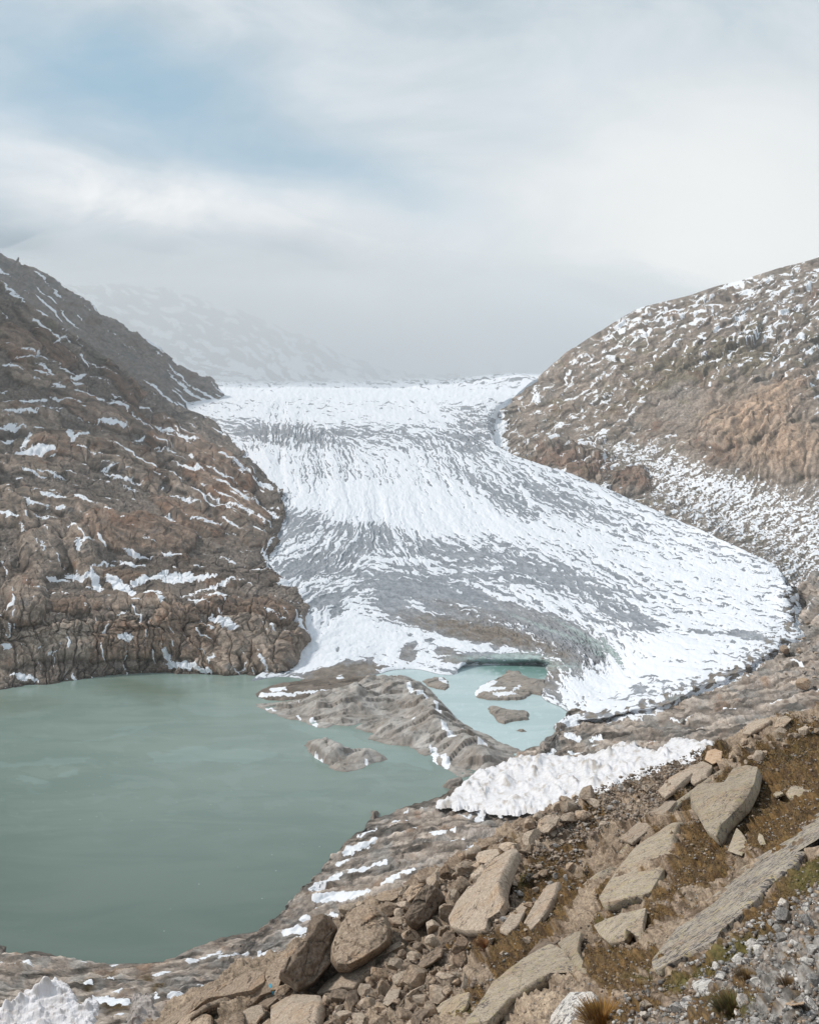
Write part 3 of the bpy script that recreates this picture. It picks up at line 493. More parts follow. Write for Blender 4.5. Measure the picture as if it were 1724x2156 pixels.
def build_right():
    P = patch([d0, d1, d2, d3, d4, d5, d6, d7], 820, 860, rowt=[0,.02,.2,.37,.56,.76,.96,1.0])
    u, v = to_sheet(P); px = P[..., 1]/F
    wu = u+10*fbm(u/40, v/26, 3, 150); wv = v+8*fbm(u/40, v/26, 3, 155)
    A = lic(dang, DBB, 24, 40, 81, 2)(wu, wv); B = lic(dang, DBB, 10, 20, 82, 3)(wu, wv); C_ = lic(dang, DBB, 4, 8, 83, 2)(wu, wv)
    deb = np.clip(blobs([(1400,985,180,40,1.0,15),(1600,1090,220,65,1.3,15),(1700,1200,120,110,1.3),(1330,955,90,25,.7),(1480,1010,120,35,.9,20),(1430,850,60,50,.7,50),(1700,1030,80,30,.9)], wu, wv)*1.2, 0, 1)
    crag = np.clip(blobs([(1610,880,130,36,1.2,-38),(1660,950,100,50,1.1,0),(1530,900,70,30,.8,-40),(1720,900,60,70,.9),(1190,960,90,36,1.0,10),(1330,1010,45,22,1.3),(1250,985,50,25,.9),(1480,760,180,26,.8,-10),(1620,700,140,60,.4)], wu, wv)*1.2, 0, 1)
    rockn = 1-deb*(1-crag)
    f1, f2, cv = worley(wu/34, wv/30, 15); g1_, g2_, cw = worley(u/7, v/6, 16)
    F1, k1 = facets(wu/64, wv/36, 15, -32, 2.2, 1.4); F2, k2 = facets(wu/20, wv/13, 16, -36, 2.6, 1.3); F3, k3 = facets(wu/8, wv/5.5, 17, -36, 2.4, 1.3); F4, k4 = facets(u/5, v/4, 18, -30, 1.4, 1.2)
    G1, q1 = facets(wu/26, wv/52, 19, -35, 1.0, 1.5); G2, q2 = facets(wu/11, wv/22, 20, -38, 1.0, 1.4)
    dh, dr, di_ = domes([(1560,870,110,38,-40),(1625,860,110,34,-42),(1500,900,60,26,-45),(1660,935,80,48,-60),(1710,950,50,60,-80),(1615,975,34,40,80),(1655,985,30,36,85),(1700,870,50,34,-40),(1150,930,50,18,-10),(1185,960,44,20,0),(1225,985,40,22,5),(1170,990,30,14,10),(1260,960,34,16,-10),(1330,1012,42,26,-15),(1290,905,40,16,-30),(1430,800,80,18,-35),(1560,770,90,20,-25),(1660,760,80,24,-30),(1480,730,80,16,-28),(1380,760,70,14,-40),(1600,700,90,20,-28),(1700,660,70,18,-25)], wu+4*F2, wv+4*F2)
    h = px*(1.3*dh+rockn*(1.4*np.sqrt(np.abs(A)+.02)+1.0*np.abs(B)+6*F1+3.2*F2+1.3*F3+.5*F4) + crag*(3*G1+2*G2+2*sstep(0, .15, q1)) + (1-rockn)*(1.2*A+.4*B+1.6*F3+1.2*F4+.9*sstep(.5, .1, g1_)))
    t = np.linspace(0, 1, P.shape[0])[:, None]
    h = (h-px*6)*sstep(.965, .86, t)
    P, n = displace(P, h)
    bias = blobs([(1450,640,300,45,.38,-15),(1650,660,180,60,.30,-25),(1330,680,90,40,.2),(1150,870,80,40,.05),(1250,820,120,70,.15,-40),(1600,1080,260,60,.75,15),(1400,975,170,30,.6,18),(1700,1200,90,60,.6),(1690,760,90,60,.2),(1560,880,130,50,-1.0,-38),(1660,950,110,60,-1.4),(1330,1010,40,20,-1.5),(1190,975,90,25,-.35,15),(1440,840,80,50,-.9,45),(1400,880,60,30,-.5),(1700,1000,70,25,-.5),(1045,900,18,50,1.3),(1060,940,26,10,1.0,35),(1600,1010,150,12,.5,0)], wu, wv)
    frc = fbm(wu/16, wv/10, 5, 185, .62); frs = fbm(u/5, v/3.4, 3, 186)
    snow = 0.34*B+0.34*C_+0.18*A+1.25*frc-0.78+bias*1.2+0.35*fbm(u/45, v/30, 3, 85); ln = np.maximum(sstep(.08, 0, k2), .8*sstep(.08, 0, k3)); snow = snow-.12+.45*ln*(1-deb); snow = snow*(1-.85*deb)+0.85*deb*(.95*frs+.15*C_+.12*B+.5*frc-.28+bias*.4)
    col = rock_colors(u, v, .8, 86, (0.215,0.182,0.155), (0.175,0.122,0.094), (0.175,0.158,0.142), (0.08,0.066,0.054), wr=-.15+.9*blobs([(1190,975,110,40,1),(1330,1010,45,25,1),(1580,880,130,45,.5,-38)], u, v), wg=0.05-.9*crag, wd=-.06, st=B*.4)
    pink = np.clip(blobs([(1610,870,110,34,1.2,-40),(1660,950,90,50,.9),(1500,880,50,40,.6)], wu, wv), 0, 1)*(.65+.35*np.tanh(B))
    col = lerp3(np.clip(pink, 0, 1), (0, 0, 0), (1, 1, 1))*np.array((.37, .27, .20))+(1-np.clip(pink, 0, 1))[..., None]*col
    gc = lerp3(sstep(-.5, .5, fbm(u/4, v/3.5, 3, 191)), (0.16, 0.145, 0.132), (0.30, 0.27, 0.245))
    m = (1-rockn)*.9; col = col*(1-m[..., None])+m[..., None]*gc
    green = sstep(.1, .6, fbm(u/60, v/26, 3, 95)+blobs([(1500,760,260,50,.7,-15),(1350,720,100,50,.3)], u, v)-.15)*.45
    col = col*(1-green[..., None])+green[..., None]*np.array((.125, .112, .06))
    eg = sstep(.8, .97, dr)*sstep(1.3, 1.02, dr); crk = np.clip(eg+(.6*sstep(.05, 0, k2)+.6*sstep(.07, 0, k3))*rockn*(1-crag)+crag*(sstep(.05, 0, q1)+.6*sstep(.07, 0, q2)), 0, 1)*.5; col = col*(1.1+.18*np.clip(B, -1.6, 1.6)+.14*np.clip(C_, -1.5, 1.5)+rockn*(.2*F2+.15*F3)+crag*.2*G1)[..., None]; col = col*(1-crk[..., None])+crk[..., None]*np.array((.055, .043, .035))
    mat = terrain_mat('right_rock', 1.5, .7, contrast=.6, snowfine=.6, edge=.25)
    terrain('hillside', P, col, snow, mat)
build_right()

# =================================================================== SHORE BEDROCK
e1 = [Z_(-400,1985,0),Z_(-150,1988,0),Z_(0,1990,0),Z_(12,2004,0),Z_(35,2010,0),Z_(75,2002,0),Z_(140,2016,0),Z_(220,2029,0),Z_(300,2028,0),Z_(380,2020,0),Z_(430,2002,0),Z_(480,1977,0),Z_(540,1961,0),Z_(598,1957,0),Z_(610,1945,0),Z_(625,1935,0),Z_(630,1912,0),Z_(655,1898,0),Z_(652,1880,0),Z_(680,1840,0),Z_(715,1790,0),Z_(745,1758,0),Z_(772,1742,0),Z_(778,1728,0),Z_(815,1716,0),Z_(850,1700,0),Z_(900,1685,0),Z_(945,1668,0),Z_(962,1652,0),Z_(1010,1640,0),Z_(1070,1602,0),Z_(1109,1577,0),Z_(1143,1569,0),Z_(1168,1552,0),Z_(1177,1532,0),Z_(1205,1505,0),Z_(1225,1470,0),Z_(1260,1420,0),Z_(1350,1350,0),Z_(1450,1280,0),Z_(1500,1220,0)]
e0 = [(x-1, y+5, z-7) for x, y, z in e1]
e2 = [Z_(-400,2060,4),Z_(-150,2060,4),Z_(60,2080,4),Z_(220,2090,5),Z_(410,2070,5),Z_(540,2003,3.5),Z_(640,1960,4),Z_(760,1890,6),Z_(850,1830,7),Z_(930,1775,8),Z_(1050,1700,8),Z_(1100,1665,6),Z_(1150,1610,4),Z_(1230,1560,4.5),Z_(1300,1530,6.8),Z_(1400,1500,11.2),Z_(1500,1465,16.8),Z_(1600,1412,22.9),Z_(1665,1372,27.3),Z_(1705,1330,31),Z_(1715,1280,36.5),Z_(1710,1215,44.5)]
e3 = [Z_(-400,2160,10),Z_(-150,2156,10),Z_(60,2170,11),Z_(220,2180,12),Z_(410,2130,10),Z_(560,2050,8),Z_(700,1980,10),Z_(850,1900,14),Z_(950,1850,15),Z_(1030,1800,17),Z_(1180,1720,17),Z_(1300,1640,15),Z_(1400,1570,16),Z_(1500,1535,19),Z_(1580,1500,23),Z_(1660,1450,29),Z_(1740,1400,34),Z_(1800,1350,38),Z_(1830,1310,42),Z_(1840,1260,47)]
e4 = [(x*0.8, y*0.72, z+9) for x, y, z in e3]
EANG = [(0,2080,5),(300,2060,-8),(500,2000,-12),(700,1900,-16),(800,1800,-14),(950,1720,-8),(1150,1620,-15),(1300,1550,-6),(1450,1490,-10),(1600,1440,-14),(1700,1360,-25),(1700,1250,-60),(1200,1560,-20),(620,1940,-20)]
EBB = (-420, 1180, 1860, 2320)
esn = [(656,1875,716,1845,15),(664,1901,776,1880,17),(776,1880,873,1832,8),(723,1796,791,1770,13),(757,1762,791,1745,8),(712,1820,738,1809,9),(735,1841,813,1815,9),(907,1760,960,1755,10),(948,1777,978,1770,4),(960,1818,1001,1789,20),(907,1830,933,1826,5),(825,1732,858,1727,4),(1003,1725,1020,1710,16),(1005,1712,1130,1703,9),(1128,1715,1181,1698,10),(678,1927,716,1935,8),(626,1938,648,1935,12),(600,1968,648,1961,12),(566,2006,592,2013,10),(178,2077,195,2073,6),(218,2068,241,2063,5),(202,2105,267,2117,22),(321,2054,358,2049,6),(356,2103,403,2098,9),(326,2098,333,2107,8),(234,2033,253,2030,3),(389,2029,464,2009,8),(464,2018,520,2009,11),(522,2025,546,2016,8),(546,2009,592,2014,13),(597,1965,639,1958,12),(418,2083,428,2080,5),(1189,1548,1219,1559,12),(1241,1559,1268,1556,8),(1148,1592,1166,1578,9),(1193,1581,1226,1585,6),(1350,1512,1380,1510,4),(1410,1516,1433,1517,3),(1512,1498,1547,1495,5),(1667,1390,1687,1400,7),(1320,1520,1350,1517,4),(870,1742,880,1740,4),(848,1712,860,1708,4),(1180,1535,1215,1528,10),(1586,1530,1600,1526,4),(1075,1728,1090,1724,4)]
for _r, _dz in ((e0, 0), (e1, 0), (e2, 18), (e3, 26)): _r.append((_r[-1][0]+110, _r[-1][1]-20, _r[-1][2]+_dz))
e4 = [(x*0.8, y*0.72, z+9) for x, y, z in e3]
def build_shore():
    e5 = [(x*.55, y*.45, z+2) for x, y, z in e3]
    P = patch([e0, e1, e2, e3, e4, e5], 680, 1300, rowt=[0, .05, .5, .82, .93, 1])
    u, v = to_sheet(P); px = P[..., 1]/F
    wu = u+10*fbm(u/40, v/20, 3, 250); wv = v+6*fbm(u/40, v/20, 3, 255)
    A = lic(EANG, EBB, 30, 110, 91, 2)(wu, wv); B = lic(EANG, EBB, 12, 60, 92, 2)(wu, wv); C_ = lic(EANG, EBB, 5, 30, 93, 2)(wu, wv)
    t = np.linspace(0, 1, P.shape[0])[:, None]
    f1, f2, cv = worley(wu/60+.25*B, wv/26, 25)
    Fa, ka = facets(wu/34, wv/13, 45, -13, 2.6, 1.3); Fb, kb = facets(wu/15, wv/7, 46, -13, 2.4, 1.3); Fc, kc = facets(u/7, v/4, 47, -12, 2.0, 1.2)
    h = px*(3.5*np.abs(A)+2.0*np.abs(B)+1.0*C_+1.0*sstep(0, .12, f2-f1)+1.0*cv-4.0+4*Fa+2.6*Fb+1.3*Fc)
    h *= sstep(0.03, .16, t); h += px*2.5*fbm(u/16, v/10, 4, 222)*sstep(.0, .05, t)
    P, n = displace(P, h)
    snow = np.clip(strokes(esn, u+8*fbm(u/14, v/8, 5, 260, .65), v+6*fbm(u/14, v/8, 5, 263, .65))/5, -1.5, 2)
    gl = [(1150,1545),(1166,1530),(1241,1515),(1336,1505),(1401,1485),(1446,1465),(1491,1445),(1561,1420),(1636,1370),(1681,1340),(1672,1290),(1675,1230)]
    dgl = -strokes([(p[0], p[1], q[0], q[1], 0) for p, q in zip(gl, gl[1:])], u, v)
    snow = np.maximum(snow, (.5*B+.4*C_+.5*fbm(u/40, v/25, 3, 264)-1.6)); snow = np.maximum(snow, .9*fbm(u/13, v/6, 5, 266, .6)+.55-dgl/15)
    col = rock_colors(u, v, 1.0, 130, (0.265,0.232,0.205), (0.19,0.14,0.108), (0.225,0.215,0.205), (0.12,0.098,0.082), wr=-.15, wg=.12, wd=-.08, st=B*.55)
    gr = sstep(.15, .6, fbm(u/60, v/30, 3, 266)+blobs([(1060,1760,80,26,.9,-10),(1150,1730,80,14,.8),(340,2060,90,14,.5),(590,1990,60,14,.6),(1600,1480,120,20,.5,-20)], u, v)-.1)
    gc = lerp3(sstep(-.5, .5, fbm(u/3.5, v/2.5, 3, 291)), (0.12, 0.108, 0.10), (0.26, 0.24, 0.225))
    col = col*(1-.8*gr[..., None])+.8*gr[..., None]*gc
    mud = blobs([(190,2076,10,12,.9),(240,2122,26,12,.8),(310,2062,14,10,.8),(335,2077,26,6,.8,-40),(225,2055,20,6,.6,-20)], wu, wv)[..., None]
    mud = np.clip(mud*1.3, 0, 1); col = col*(1-mud)+mud*np.array((.10, .07, .035))
    ck = np.clip(sstep(.05, .0, ka)*.7+sstep(.06, 0, kb)*.5, 0, 1)*.6; col = col*(1.05+.15*Fa+.12*Fb)[..., None]; col = col*(1-ck[..., None])+ck[..., None]*np.array((.06, .05, .042))
    col = col*(1+.27*np.clip(B, -1.6, 1.6)+.17*np.clip(C_, -1.5, 1.5)+.12*np.clip(A, -1.5, 1.5))[..., None]
    wet = sstep(1.4, .2, P[..., 2])*.55; col = col*(1-wet[..., None])
    mat = terrain_mat('shore_rock', .45, .22, contrast=.5, snowfine=.4, edge=.2, snow=(.72, .745, .79))
    terrain('lakeshore_bedrock', P, col, snow, mat)
    return P
PE = build_shore()

def depthmap(P, bbox, cell=3):
    u, v = to_sheet(P); u0, v0, u1, v1 = bbox; w = int((u1-u0)/cell)+1; h = int((v1-v0)/cell)+1
    i = ((v-v0)/cell).astype(int).ravel(); j = ((u-u0)/cell).astype(int).ravel(); y = P[..., 1].ravel()
    ok = (i >= 0)&(i < h)&(j >= 0)&(j < w)&(y > 0.5); A = np.full((h, w), 1e9)
    np.minimum.at(A, (i[ok], j[ok]), y[ok])
    for _ in range(60):
        bad = A > 1e8
        if not bad.any(): break
        Q = np.pad(A, 1, mode='edge'); st = np.stack([Q[:-2, 1:-1], Q[2:, 1:-1], Q[1:-1, :-2], Q[1:-1, 2:]]); g = st < 1e8
        m = np.where(g, st, 0).sum(0)/np.maximum(g.sum(0), 1); A = np.where(bad & g.any(0), m, A)
    A[A > 1e8] = np.median(A[A < 1e8])
    return Raster(A, (0, 0)), u0, v0, cell
def depth_at(D, u, v):
    R, u0, v0, c = D; return R((np.asarray(u, float)-u0)/c, (np.asarray(v, float)-v0)/c)

# =================================================================== FOREGROUND SLOPE
f_sky = [Y_(150,2330,64),Y_(300,2190,63),Y_(345,2150,62),Y_(400,2105,61),Y_(450,2075,60),Y_(520,2030,60),Y_(570,2015,60),Y_(640,1985,60),Y_(700,1940,61),Y_(770,1910,62),Y_(840,1880,62),Y_(920,1835,62),Y_(1000,1795,62),Y_(1080,1745,61),Y_(1160,1712,60),Y_(1250,1688,60),Y_(1318,1664,61),Y_(1340,1655,61),Y_(1420,1622,63),Y_(1480,1592,66),Y_(1540,1572,68),Y_(1600,1542,70),Y_(1660,1518,72),Y_(1724,1498,74),Y_(1900,1420,78)]
f_far = [(x+7, y+22, z-22) for x, y, z in f_sky]
f_ff = [(x+12, y+48, z-60) for x, y, z in f_sky]
f_m = [Y_(150,2500,42),Y_(400,2270,42),Y_(560,2160,42),Y_(700,2085,42),Y_(850,2020,41),Y_(1000,1950,40),Y_(1150,1870,39),Y_(1300,1790,38),Y_(1450,1720,38),Y_(1600,1640,38),Y_(1724,1590,38),Y_(1900,1520,40)]
f_n = [Y_(300,2800,24),Y_(560,2420,24),Y_(800,2260,23),Y_(1000,2160,22),Y_(1200,2050,21),Y_(1400,1930,20),Y_(1560,1840,20),Y_(1724,1750,19),Y_(1950,1650,19)]
f_nn = [Y_(500,3200,13),Y_(800,2600,12.5),Y_(1100,2330,12),Y_(1300,2200,11.5),Y_(1500,2070,11),Y_(1724,1920,10.5),Y_(2000,1780,10)]
f_0 = [Y_(700,4200,6),Y_(1000,3000,5.8),Y_(1300,2600,5.6),Y_(1550,2350,5.5),Y_(1800,2180,5.3),Y_(2100,2000,5)]
f_00 = [(-1.5,1,86.2),(-0.5,1,86.9),(.8,.9,87.4),(2,.8,87.8),(4,.5,88.6),(8,.2,89.5)]
FBB = (140, 1400, 1960, 2520)
fmoss = [(1663,1626,70,60,.9),(1645,1702,90,60,1.0),(1700,1570,50,50,.8),(1590,1590,36,20,1.0,-20),(1530,1640,24,16,.7),(1475,1776,46,36,1.1,40),(1456,1823,34,40,1.0),(1440,1683,22,14,.8),(1264,1888,12,42,1.1,25),(1330,1922,70,8,.9,-14),(1270,1930,30,10,.9,-25),(1660,1870,90,16,1.2,-35),(1700,1835,50,24,1.2,-35),(1545,1985,70,10,1.2,-25),(1440,2045,60,9,1.1,-22),(1590,1935,34,18,1.0,-30),(1500,2110,50,22,.9),(1560,2095,40,26,.9),(1480,2140,30,20,.8),(1330,2110,40,14,.8,-20),(1290,2130,60,14,.8,-15),(1100,1850,20,50,.7,30),(1130,1870,60,30,.6),(1150,1820,50,20,.7,-30),(1010,1985,36,12,1.0,-20),(960,1990,26,10,.9),(1060,2030,40,40,.7),(1000,2080,30,30,.6),(955,2120,34,22,.9),(1250,2010,30,40,.6),(1290,2010,50,30,.7),(1370,2000,60,20,.7),(1060,1790,18,40,.8,35),(1240,1710,16,30,.8,40),(1200,1780,40,20,.6,-35),(1390,1870,30,20,.7),(1610,1760,40,30,.8),(1140,1920,80,40,.8,-40),(1080,2000,60,40,.8),(1200,1850,50,24,.7,-30),(1310,2060,60,20,.5),(1180,1870,60,20,.5,-30),(1500,1590,40,14,.5,-20)]
fgreen = [(1700,1835,60,22,1,-35),(1545,1985,70,12,1.2,-25),(1440,2048,60,10,1,-22),(1570,2110,30,20,1),(955,2120,36,20,1.0),(1340,2040,40,14,.8),(1095,1850,16,40,.8),(1264,1930,26,10,.8),(1660,1580,50,20,.4)]
def build_slope():
    P = patch([f_ff, f_far, f_sky, f_m, f_n, f_nn, f_0, f_00], 1050, 1100, rowt=[0, .05, .25, .57, .77, .90, .97, 1.0])
    u, v = to_sheet(P); px = np.maximum(P[..., 1], 2)/F
    X, Yw, Zw = P[..., 0], P[..., 1], P[..., 2]
    t = np.linspace(0, 1, P.shape[0])[:, None]
    an = [(500,2100,-30),(900,1950,-35),(1200,1850,-42),(1500,1650,-42),(1650,1900,-38),(1300,2100,-35),(1700,2100,-30)]
    A = lic(an, (140,1300,2120,3000), 34, 90, 101, 2)(u, v); B = lic(an, (140,1300,2120,3000), 12, 34, 102, 2)(u, v)
    f1, f2, cv = worley(X*1.3, Yw*1.3, 35); g1_, g2_, cw = worley(X*3.7, Yw*3.7, 36)
    PY0 = P[..., 1].copy(); amp = sstep(0, 30, PY0)
    dj = np.linalg.norm(np.diff(P, axis=1), axis=-1); X = np.concatenate([np.zeros((P.shape[0], 1)), np.cumsum(dj, 1)], 1); X = X-X[:, X.shape[1]//2][:, None]
    di = np.linalg.norm(np.diff(P[:, 250:900], axis=0), axis=-1).mean(1); Yw = np.concatenate([[0], np.cumsum(di)])[:, None]+0*X; f1, f2, cv = worley(X*1.3, Yw*1.3, 35); g1_, g2_, cw = worley(X*3.7, Yw*3.7, 36)
    Fa, ka = facets(X/2.6, Yw/2.6, 55, 35, 2.2, 1.4); Fb, kb = facets(X/1.1, Yw/1.1, 56, 38, 1.8, 1.4); Fc, kc = facets(X/.42, Yw/.42, 57, 35, 1.6, 1.4)
    h = px*amp*(3*A+1.2*B)+.45*fbm(X/3, Yw/3, 4, 401)*amp + .06*fbm(X/.7, Yw/.7, 4, 402) + amp*np.clip(PY0/42, .2, 1)*(.42*Fa+.20*Fb+.09*Fc) + amp*.10*sstep(.5, .05, f1)*(1+cv) + .06*sstep(.5, .1, g1_)*(1+cw) - amp*.35
    P, n = displace(P, h)
    moss = np.clip(blobs(fmoss, u+9*fbm(u/30, v/22, 3, 410), v+7*fbm(u/30, v/22, 3, 411))*1.1+.6*fbm(u/24, v/14, 4, 412)+.22*sstep(1050, 1400, u)+.06, 0, 1)
    moss = sstep(.32, .62, moss)
    nearg = sstep(13, 8, PY0)
    gc = lerp3(sstep(-.45, .45, fbm(X*3.1, Yw*3.1, 3, 420)), (.12, .088, .062), (.30, .235, .18))
    gn = lerp3(sstep(-.5, .5, fbm(X*9, Yw*9, 3, 421)), (.10, .095, .09), (.34, .33, .32))
    scree = lerp3(sstep(-.5, .5, fbm(X*1.1, Yw*1.1, 4, 422)), (.20, .158, .122), (.31, .25, .195))
    rk = sstep(-.15, .3, fbm(u/60, v/30, 4, 440)+blobs([(450,2100,200,60,.8,-30),(1120,2090,140,50,.3,-40),(1560,1590,160,50,.5,-30),(1180,1930,120,60,.2,-45)], u, v))[..., None]; rc = np.array((.29, .235, .18))*(1+.35*Fa+.25*Fb)[..., None]; gc = gc*(1-.75*rk)+.75*rk*rc; scree = scree*(1-.7*rk)+.7*rk*rc
    sc = sstep(1240, 900, u); col = lerp3(sc, (0, 0, 0), (1, 1, 1))*scree+(1-sc)[..., None]*gc
    col = col*(1-nearg[..., None])+nearg[..., None]*gn
    gr = np.clip(blobs(fgreen, u, v)+.35*fbm(u/12, v/9, 3, 430), 0, 1)
    mc = lerp3(sstep(-.5, .5, fbm(u/9, v/7, 4, 432)), (.060, .037, .019), (.165, .10, .036))
    mc = mc*(1-.8*gr[..., None])+.8*gr[..., None]*np.array((.085, .085, .02))
    col = col*(1-.9*moss[..., None])+.9*moss[..., None]*mc
    snow = np.clip(strokes([(690,2101,712,2098,9),(768,2092,782,2082,12),(1065,2050,1088,2012,10),(772,2122,780,2120,5)], u, v)/4, -1.5, 2)
    mat = terrain_mat('slope_ground', .07, .05, contrast=.75, snowfine=.3, edge=.2, dark=(.35, .32, .30), light=(1.5, 1.45, 1.4))
    terrain('slope', P, col, snow, mat)
    return P, moss, gr
PF, MOSS, GREENM = build_slope()
def slope_sides():
    """the same slope carried on beyond what the photograph shows"""
    mat = bpy.data.materials['slope_ground']
    for side in (1, -1):
        E = PF[:, -1 if side > 0 else 0][::6]; k = np.linspace(0, 1, 60)[None, :, None]
        out = np.array([1, 0, .10])*60 if side > 0 else np.array([-1, .15, -.95])*75
        P = E[:, None, :]+k*out; P[..., 2] = np.where(side < 0, np.maximum(P[..., 2], -3), P[..., 2])
        P[..., 2] += k[..., 0]**.5*1.5*fbm(P[..., 0]/6, P[..., 1]/6, 5, 77)
        c = lerp3(sstep(-.3, .4, fbm(P[..., 0]/5, P[..., 1]/5, 5, 78)), (.13, .085, .04), (.29, .24, .19))
        terrain('slope', P, c, np.full(P.shape[:2], -2.), mat)
    E = PF[-1][::8]; k = np.linspace(0, 1, 30)[:, None, None]; P = E[None]+k*np.array([0, -30, 2.]); P[..., 2] += k[..., 0]*.8*fbm(P[..., 0]/3, P[..., 1]/3, 4, 79)
    terrain('slope', P, lerp3(sstep(-.3, .4, fbm(P[..., 0], P[..., 1], 5, 78)), (.13, .085, .04), (.29, .27, .25)), np.full(P.shape[:2], -2.), mat)
slope_sides()
DF = depthmap(PF, (100, 1380, 2000, 2400)); DE = depthmap(PE, (-200, 1180, 1900, 2300))

# =================================================================== LAKE
def build_lake():
    U, V = np.meshgrid(np.linspace(-900, 1500, 500), np.r_[np.linspace(1240, 2250, 420), 3000, 5000]); U = U+0.0
    Yw = H*F/(V-CV); P = np.stack([(U-CU)/F*Yw, Yw, 0*Yw], -1)
    u, v = U, V
    wu = u+26*fbm(u/80, v/22, 3, 501); wv = v+12*fbm(u/80, v/22, 3, 502)
    film = strokes([(400,1475,560,1480,70),(560,1455,500,1470,50),(650,1590,700,1600,36),(720,1560,900,1610,26),(330,1590,560,1590,30),(780,1575,960,1600,26),(620,1530,740,1545,26),(0,1610,180,1600,16),(150,1565,300,1535,5),(60,1640,90,1650,10),(130,1625,160,1628,10),(240,1535,310,1533,6)], wu, wv)/26
    w = worley(u/50, v/22, 44)
    film2 = fbm(wu/110, wv/26, 4, 503)
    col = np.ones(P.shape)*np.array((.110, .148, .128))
    far = sstep(2000, 1430, v)[..., None]; col = col*(1-far)+far*np.array((.185, .25, .225))  # far water paler: the reflection gradient is painted into its colour
    k = (sstep(-.05, .05, film)*.45)[..., None]; col = col*(1-k)+k*np.array((.225, .305, .285))
    k = (sstep(.12, .2, film2)*.16*sstep(1850, 1600, v))[..., None]; col = col*(1-k)+k*np.array((.25, .33, .31))
    g = (np.clip(blobs([(300,1450,90,22,1.0,10),(0,1480,120,20,.6)], wu, wv), 0, 1)*.55)[..., None]; col = col*(1-g)+g*np.array((.11, .14, .09))  # dark green reflection of the left cliff, painted into the water colour
    mat = bpy.data.materials.new('lake_water'); nt, N, L, b = nodes(mat)
    ac = N.new('ShaderNodeAttribute'); ac.attribute_name = 'col'
    geo = N.new('ShaderNodeNewGeometry'); mp = N.new('ShaderNodeMapping'); mp.inputs['Scale'].default_value = (.02, .05, 1); L.new(geo.outputs['Position'], mp.inputs[0])
    n = nnoise(nt, 1.0, 8, .62, mp.outputs[0], .8); tint = nmix(nt, nramp(nt, n.outputs[0], .38, .62), (.93, .95, .95), (1.07, 1.05, 1.05))
    sp = N.new('ShaderNodeTexVoronoi'); sp.inputs['Scale'].default_value = .42; L.new(geo.outputs['Position'], sp.inputs['Vector'])
    sf = nmath(nt, 'MULTIPLY', nramp(nt, sp.outputs['Distance'], .10, .04), nramp(nt, sp.outputs['Color'], .72, .78))
    c = nmix(nt, 1.0, ac.outputs['Color'], tint, 'MULTIPLY'); L.new(nmix(nt, nmath(nt, 'MULTIPLY', sf, .7), c, (.45, .52, .5)), b.inputs['Base Color'])
    b.inputs['Roughness'].default_value = .24; b.inputs['IOR'].default_value = 1.33; b.inputs['Specular IOR Level'].default_value = .35
    n2 = nnoise(nt, 1.6, 3, .6, geo.outputs['Position']); bp = N.new('ShaderNodeBump'); bp.inputs['Strength'].default_value = .25; bp.inputs['Distance'].default_value = .03
    L.new(n2.outputs[0], bp.inputs['Height']); L.new(bp.outputs[0], b.inputs['Normal'])
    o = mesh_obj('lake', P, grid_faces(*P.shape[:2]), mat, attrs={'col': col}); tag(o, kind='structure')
    # the milky pool behind the ice ridge
    U, V = np.meshgrid(np.linspace(790, 1260, 240), np.linspace(1385, 1615, 160)); Yw = H*F/(V-CV); P = np.stack([(U-CU)/F*Yw, Yw, 0*Yw+.03], -1)
    ridge = [(790,1418),(822,1428),(850,1436),(875,1448),(905,1475),(935,1495),(960,1525),(1010,1545),(1050,1560),(1090,1590),(1120,1600),(1200,1600),(1260,1560),(1260,1385),(790,1385)]
    inside = sd_poly(ridge, U, V) > -3
    wu = U+18*fbm(U/40, V/14, 3, 511); wv = V+8*fbm(U/40, V/14, 3, 512)
    col = np.ones(P.shape)*np.array((.385, .50, .515))
    d = np.clip(blobs([(1090,1412,80,16,1.3,8),(1130,1408,40,14,.8)], wu, wv), 0, 1)[..., None]; col = col*(1-d)+d*np.array((.15, .27, .25))
    sk = (sstep(.25, .5, fbm(wu/14+wv/30, wv/7, 4, 514))*.35)[..., None]; col = col*(1-sk)+sk*np.array((.50, .62, .64))
    o = mesh_obj('meltwater_pool', P, grid_faces(P.shape[0], P.shape[1], inside), mat, attrs={'col': col}); tag(o, kind='structure')
def sd_poly(poly, x, y):
    """signed distance, positive inside"""
    p = np.asarray(poly, float); q = np.roll(p, -1, 0); best = np.full(x.shape, 1e18); ins = np.zeros(x.shape, bool)
    for (ax, ay), (bx, by) in zip(p, q):
        ex, ey = bx-ax, by-ay; t = np.clip(((x-ax)*ex+(y-ay)*ey)/(ex*ex+ey*ey+1e-12), 0, 1)
        best = np.minimum(best, (x-ax-t*ex)**2+(y-ay-t*ey)**2)
        c = ((ay > y) != (by > y)) & (x < (bx-ax)*(y-ay)/(by-ay+1e-12)+ax); ins ^= c
    return np.where(ins, 1, -1)*np.sqrt(best)
build_lake()

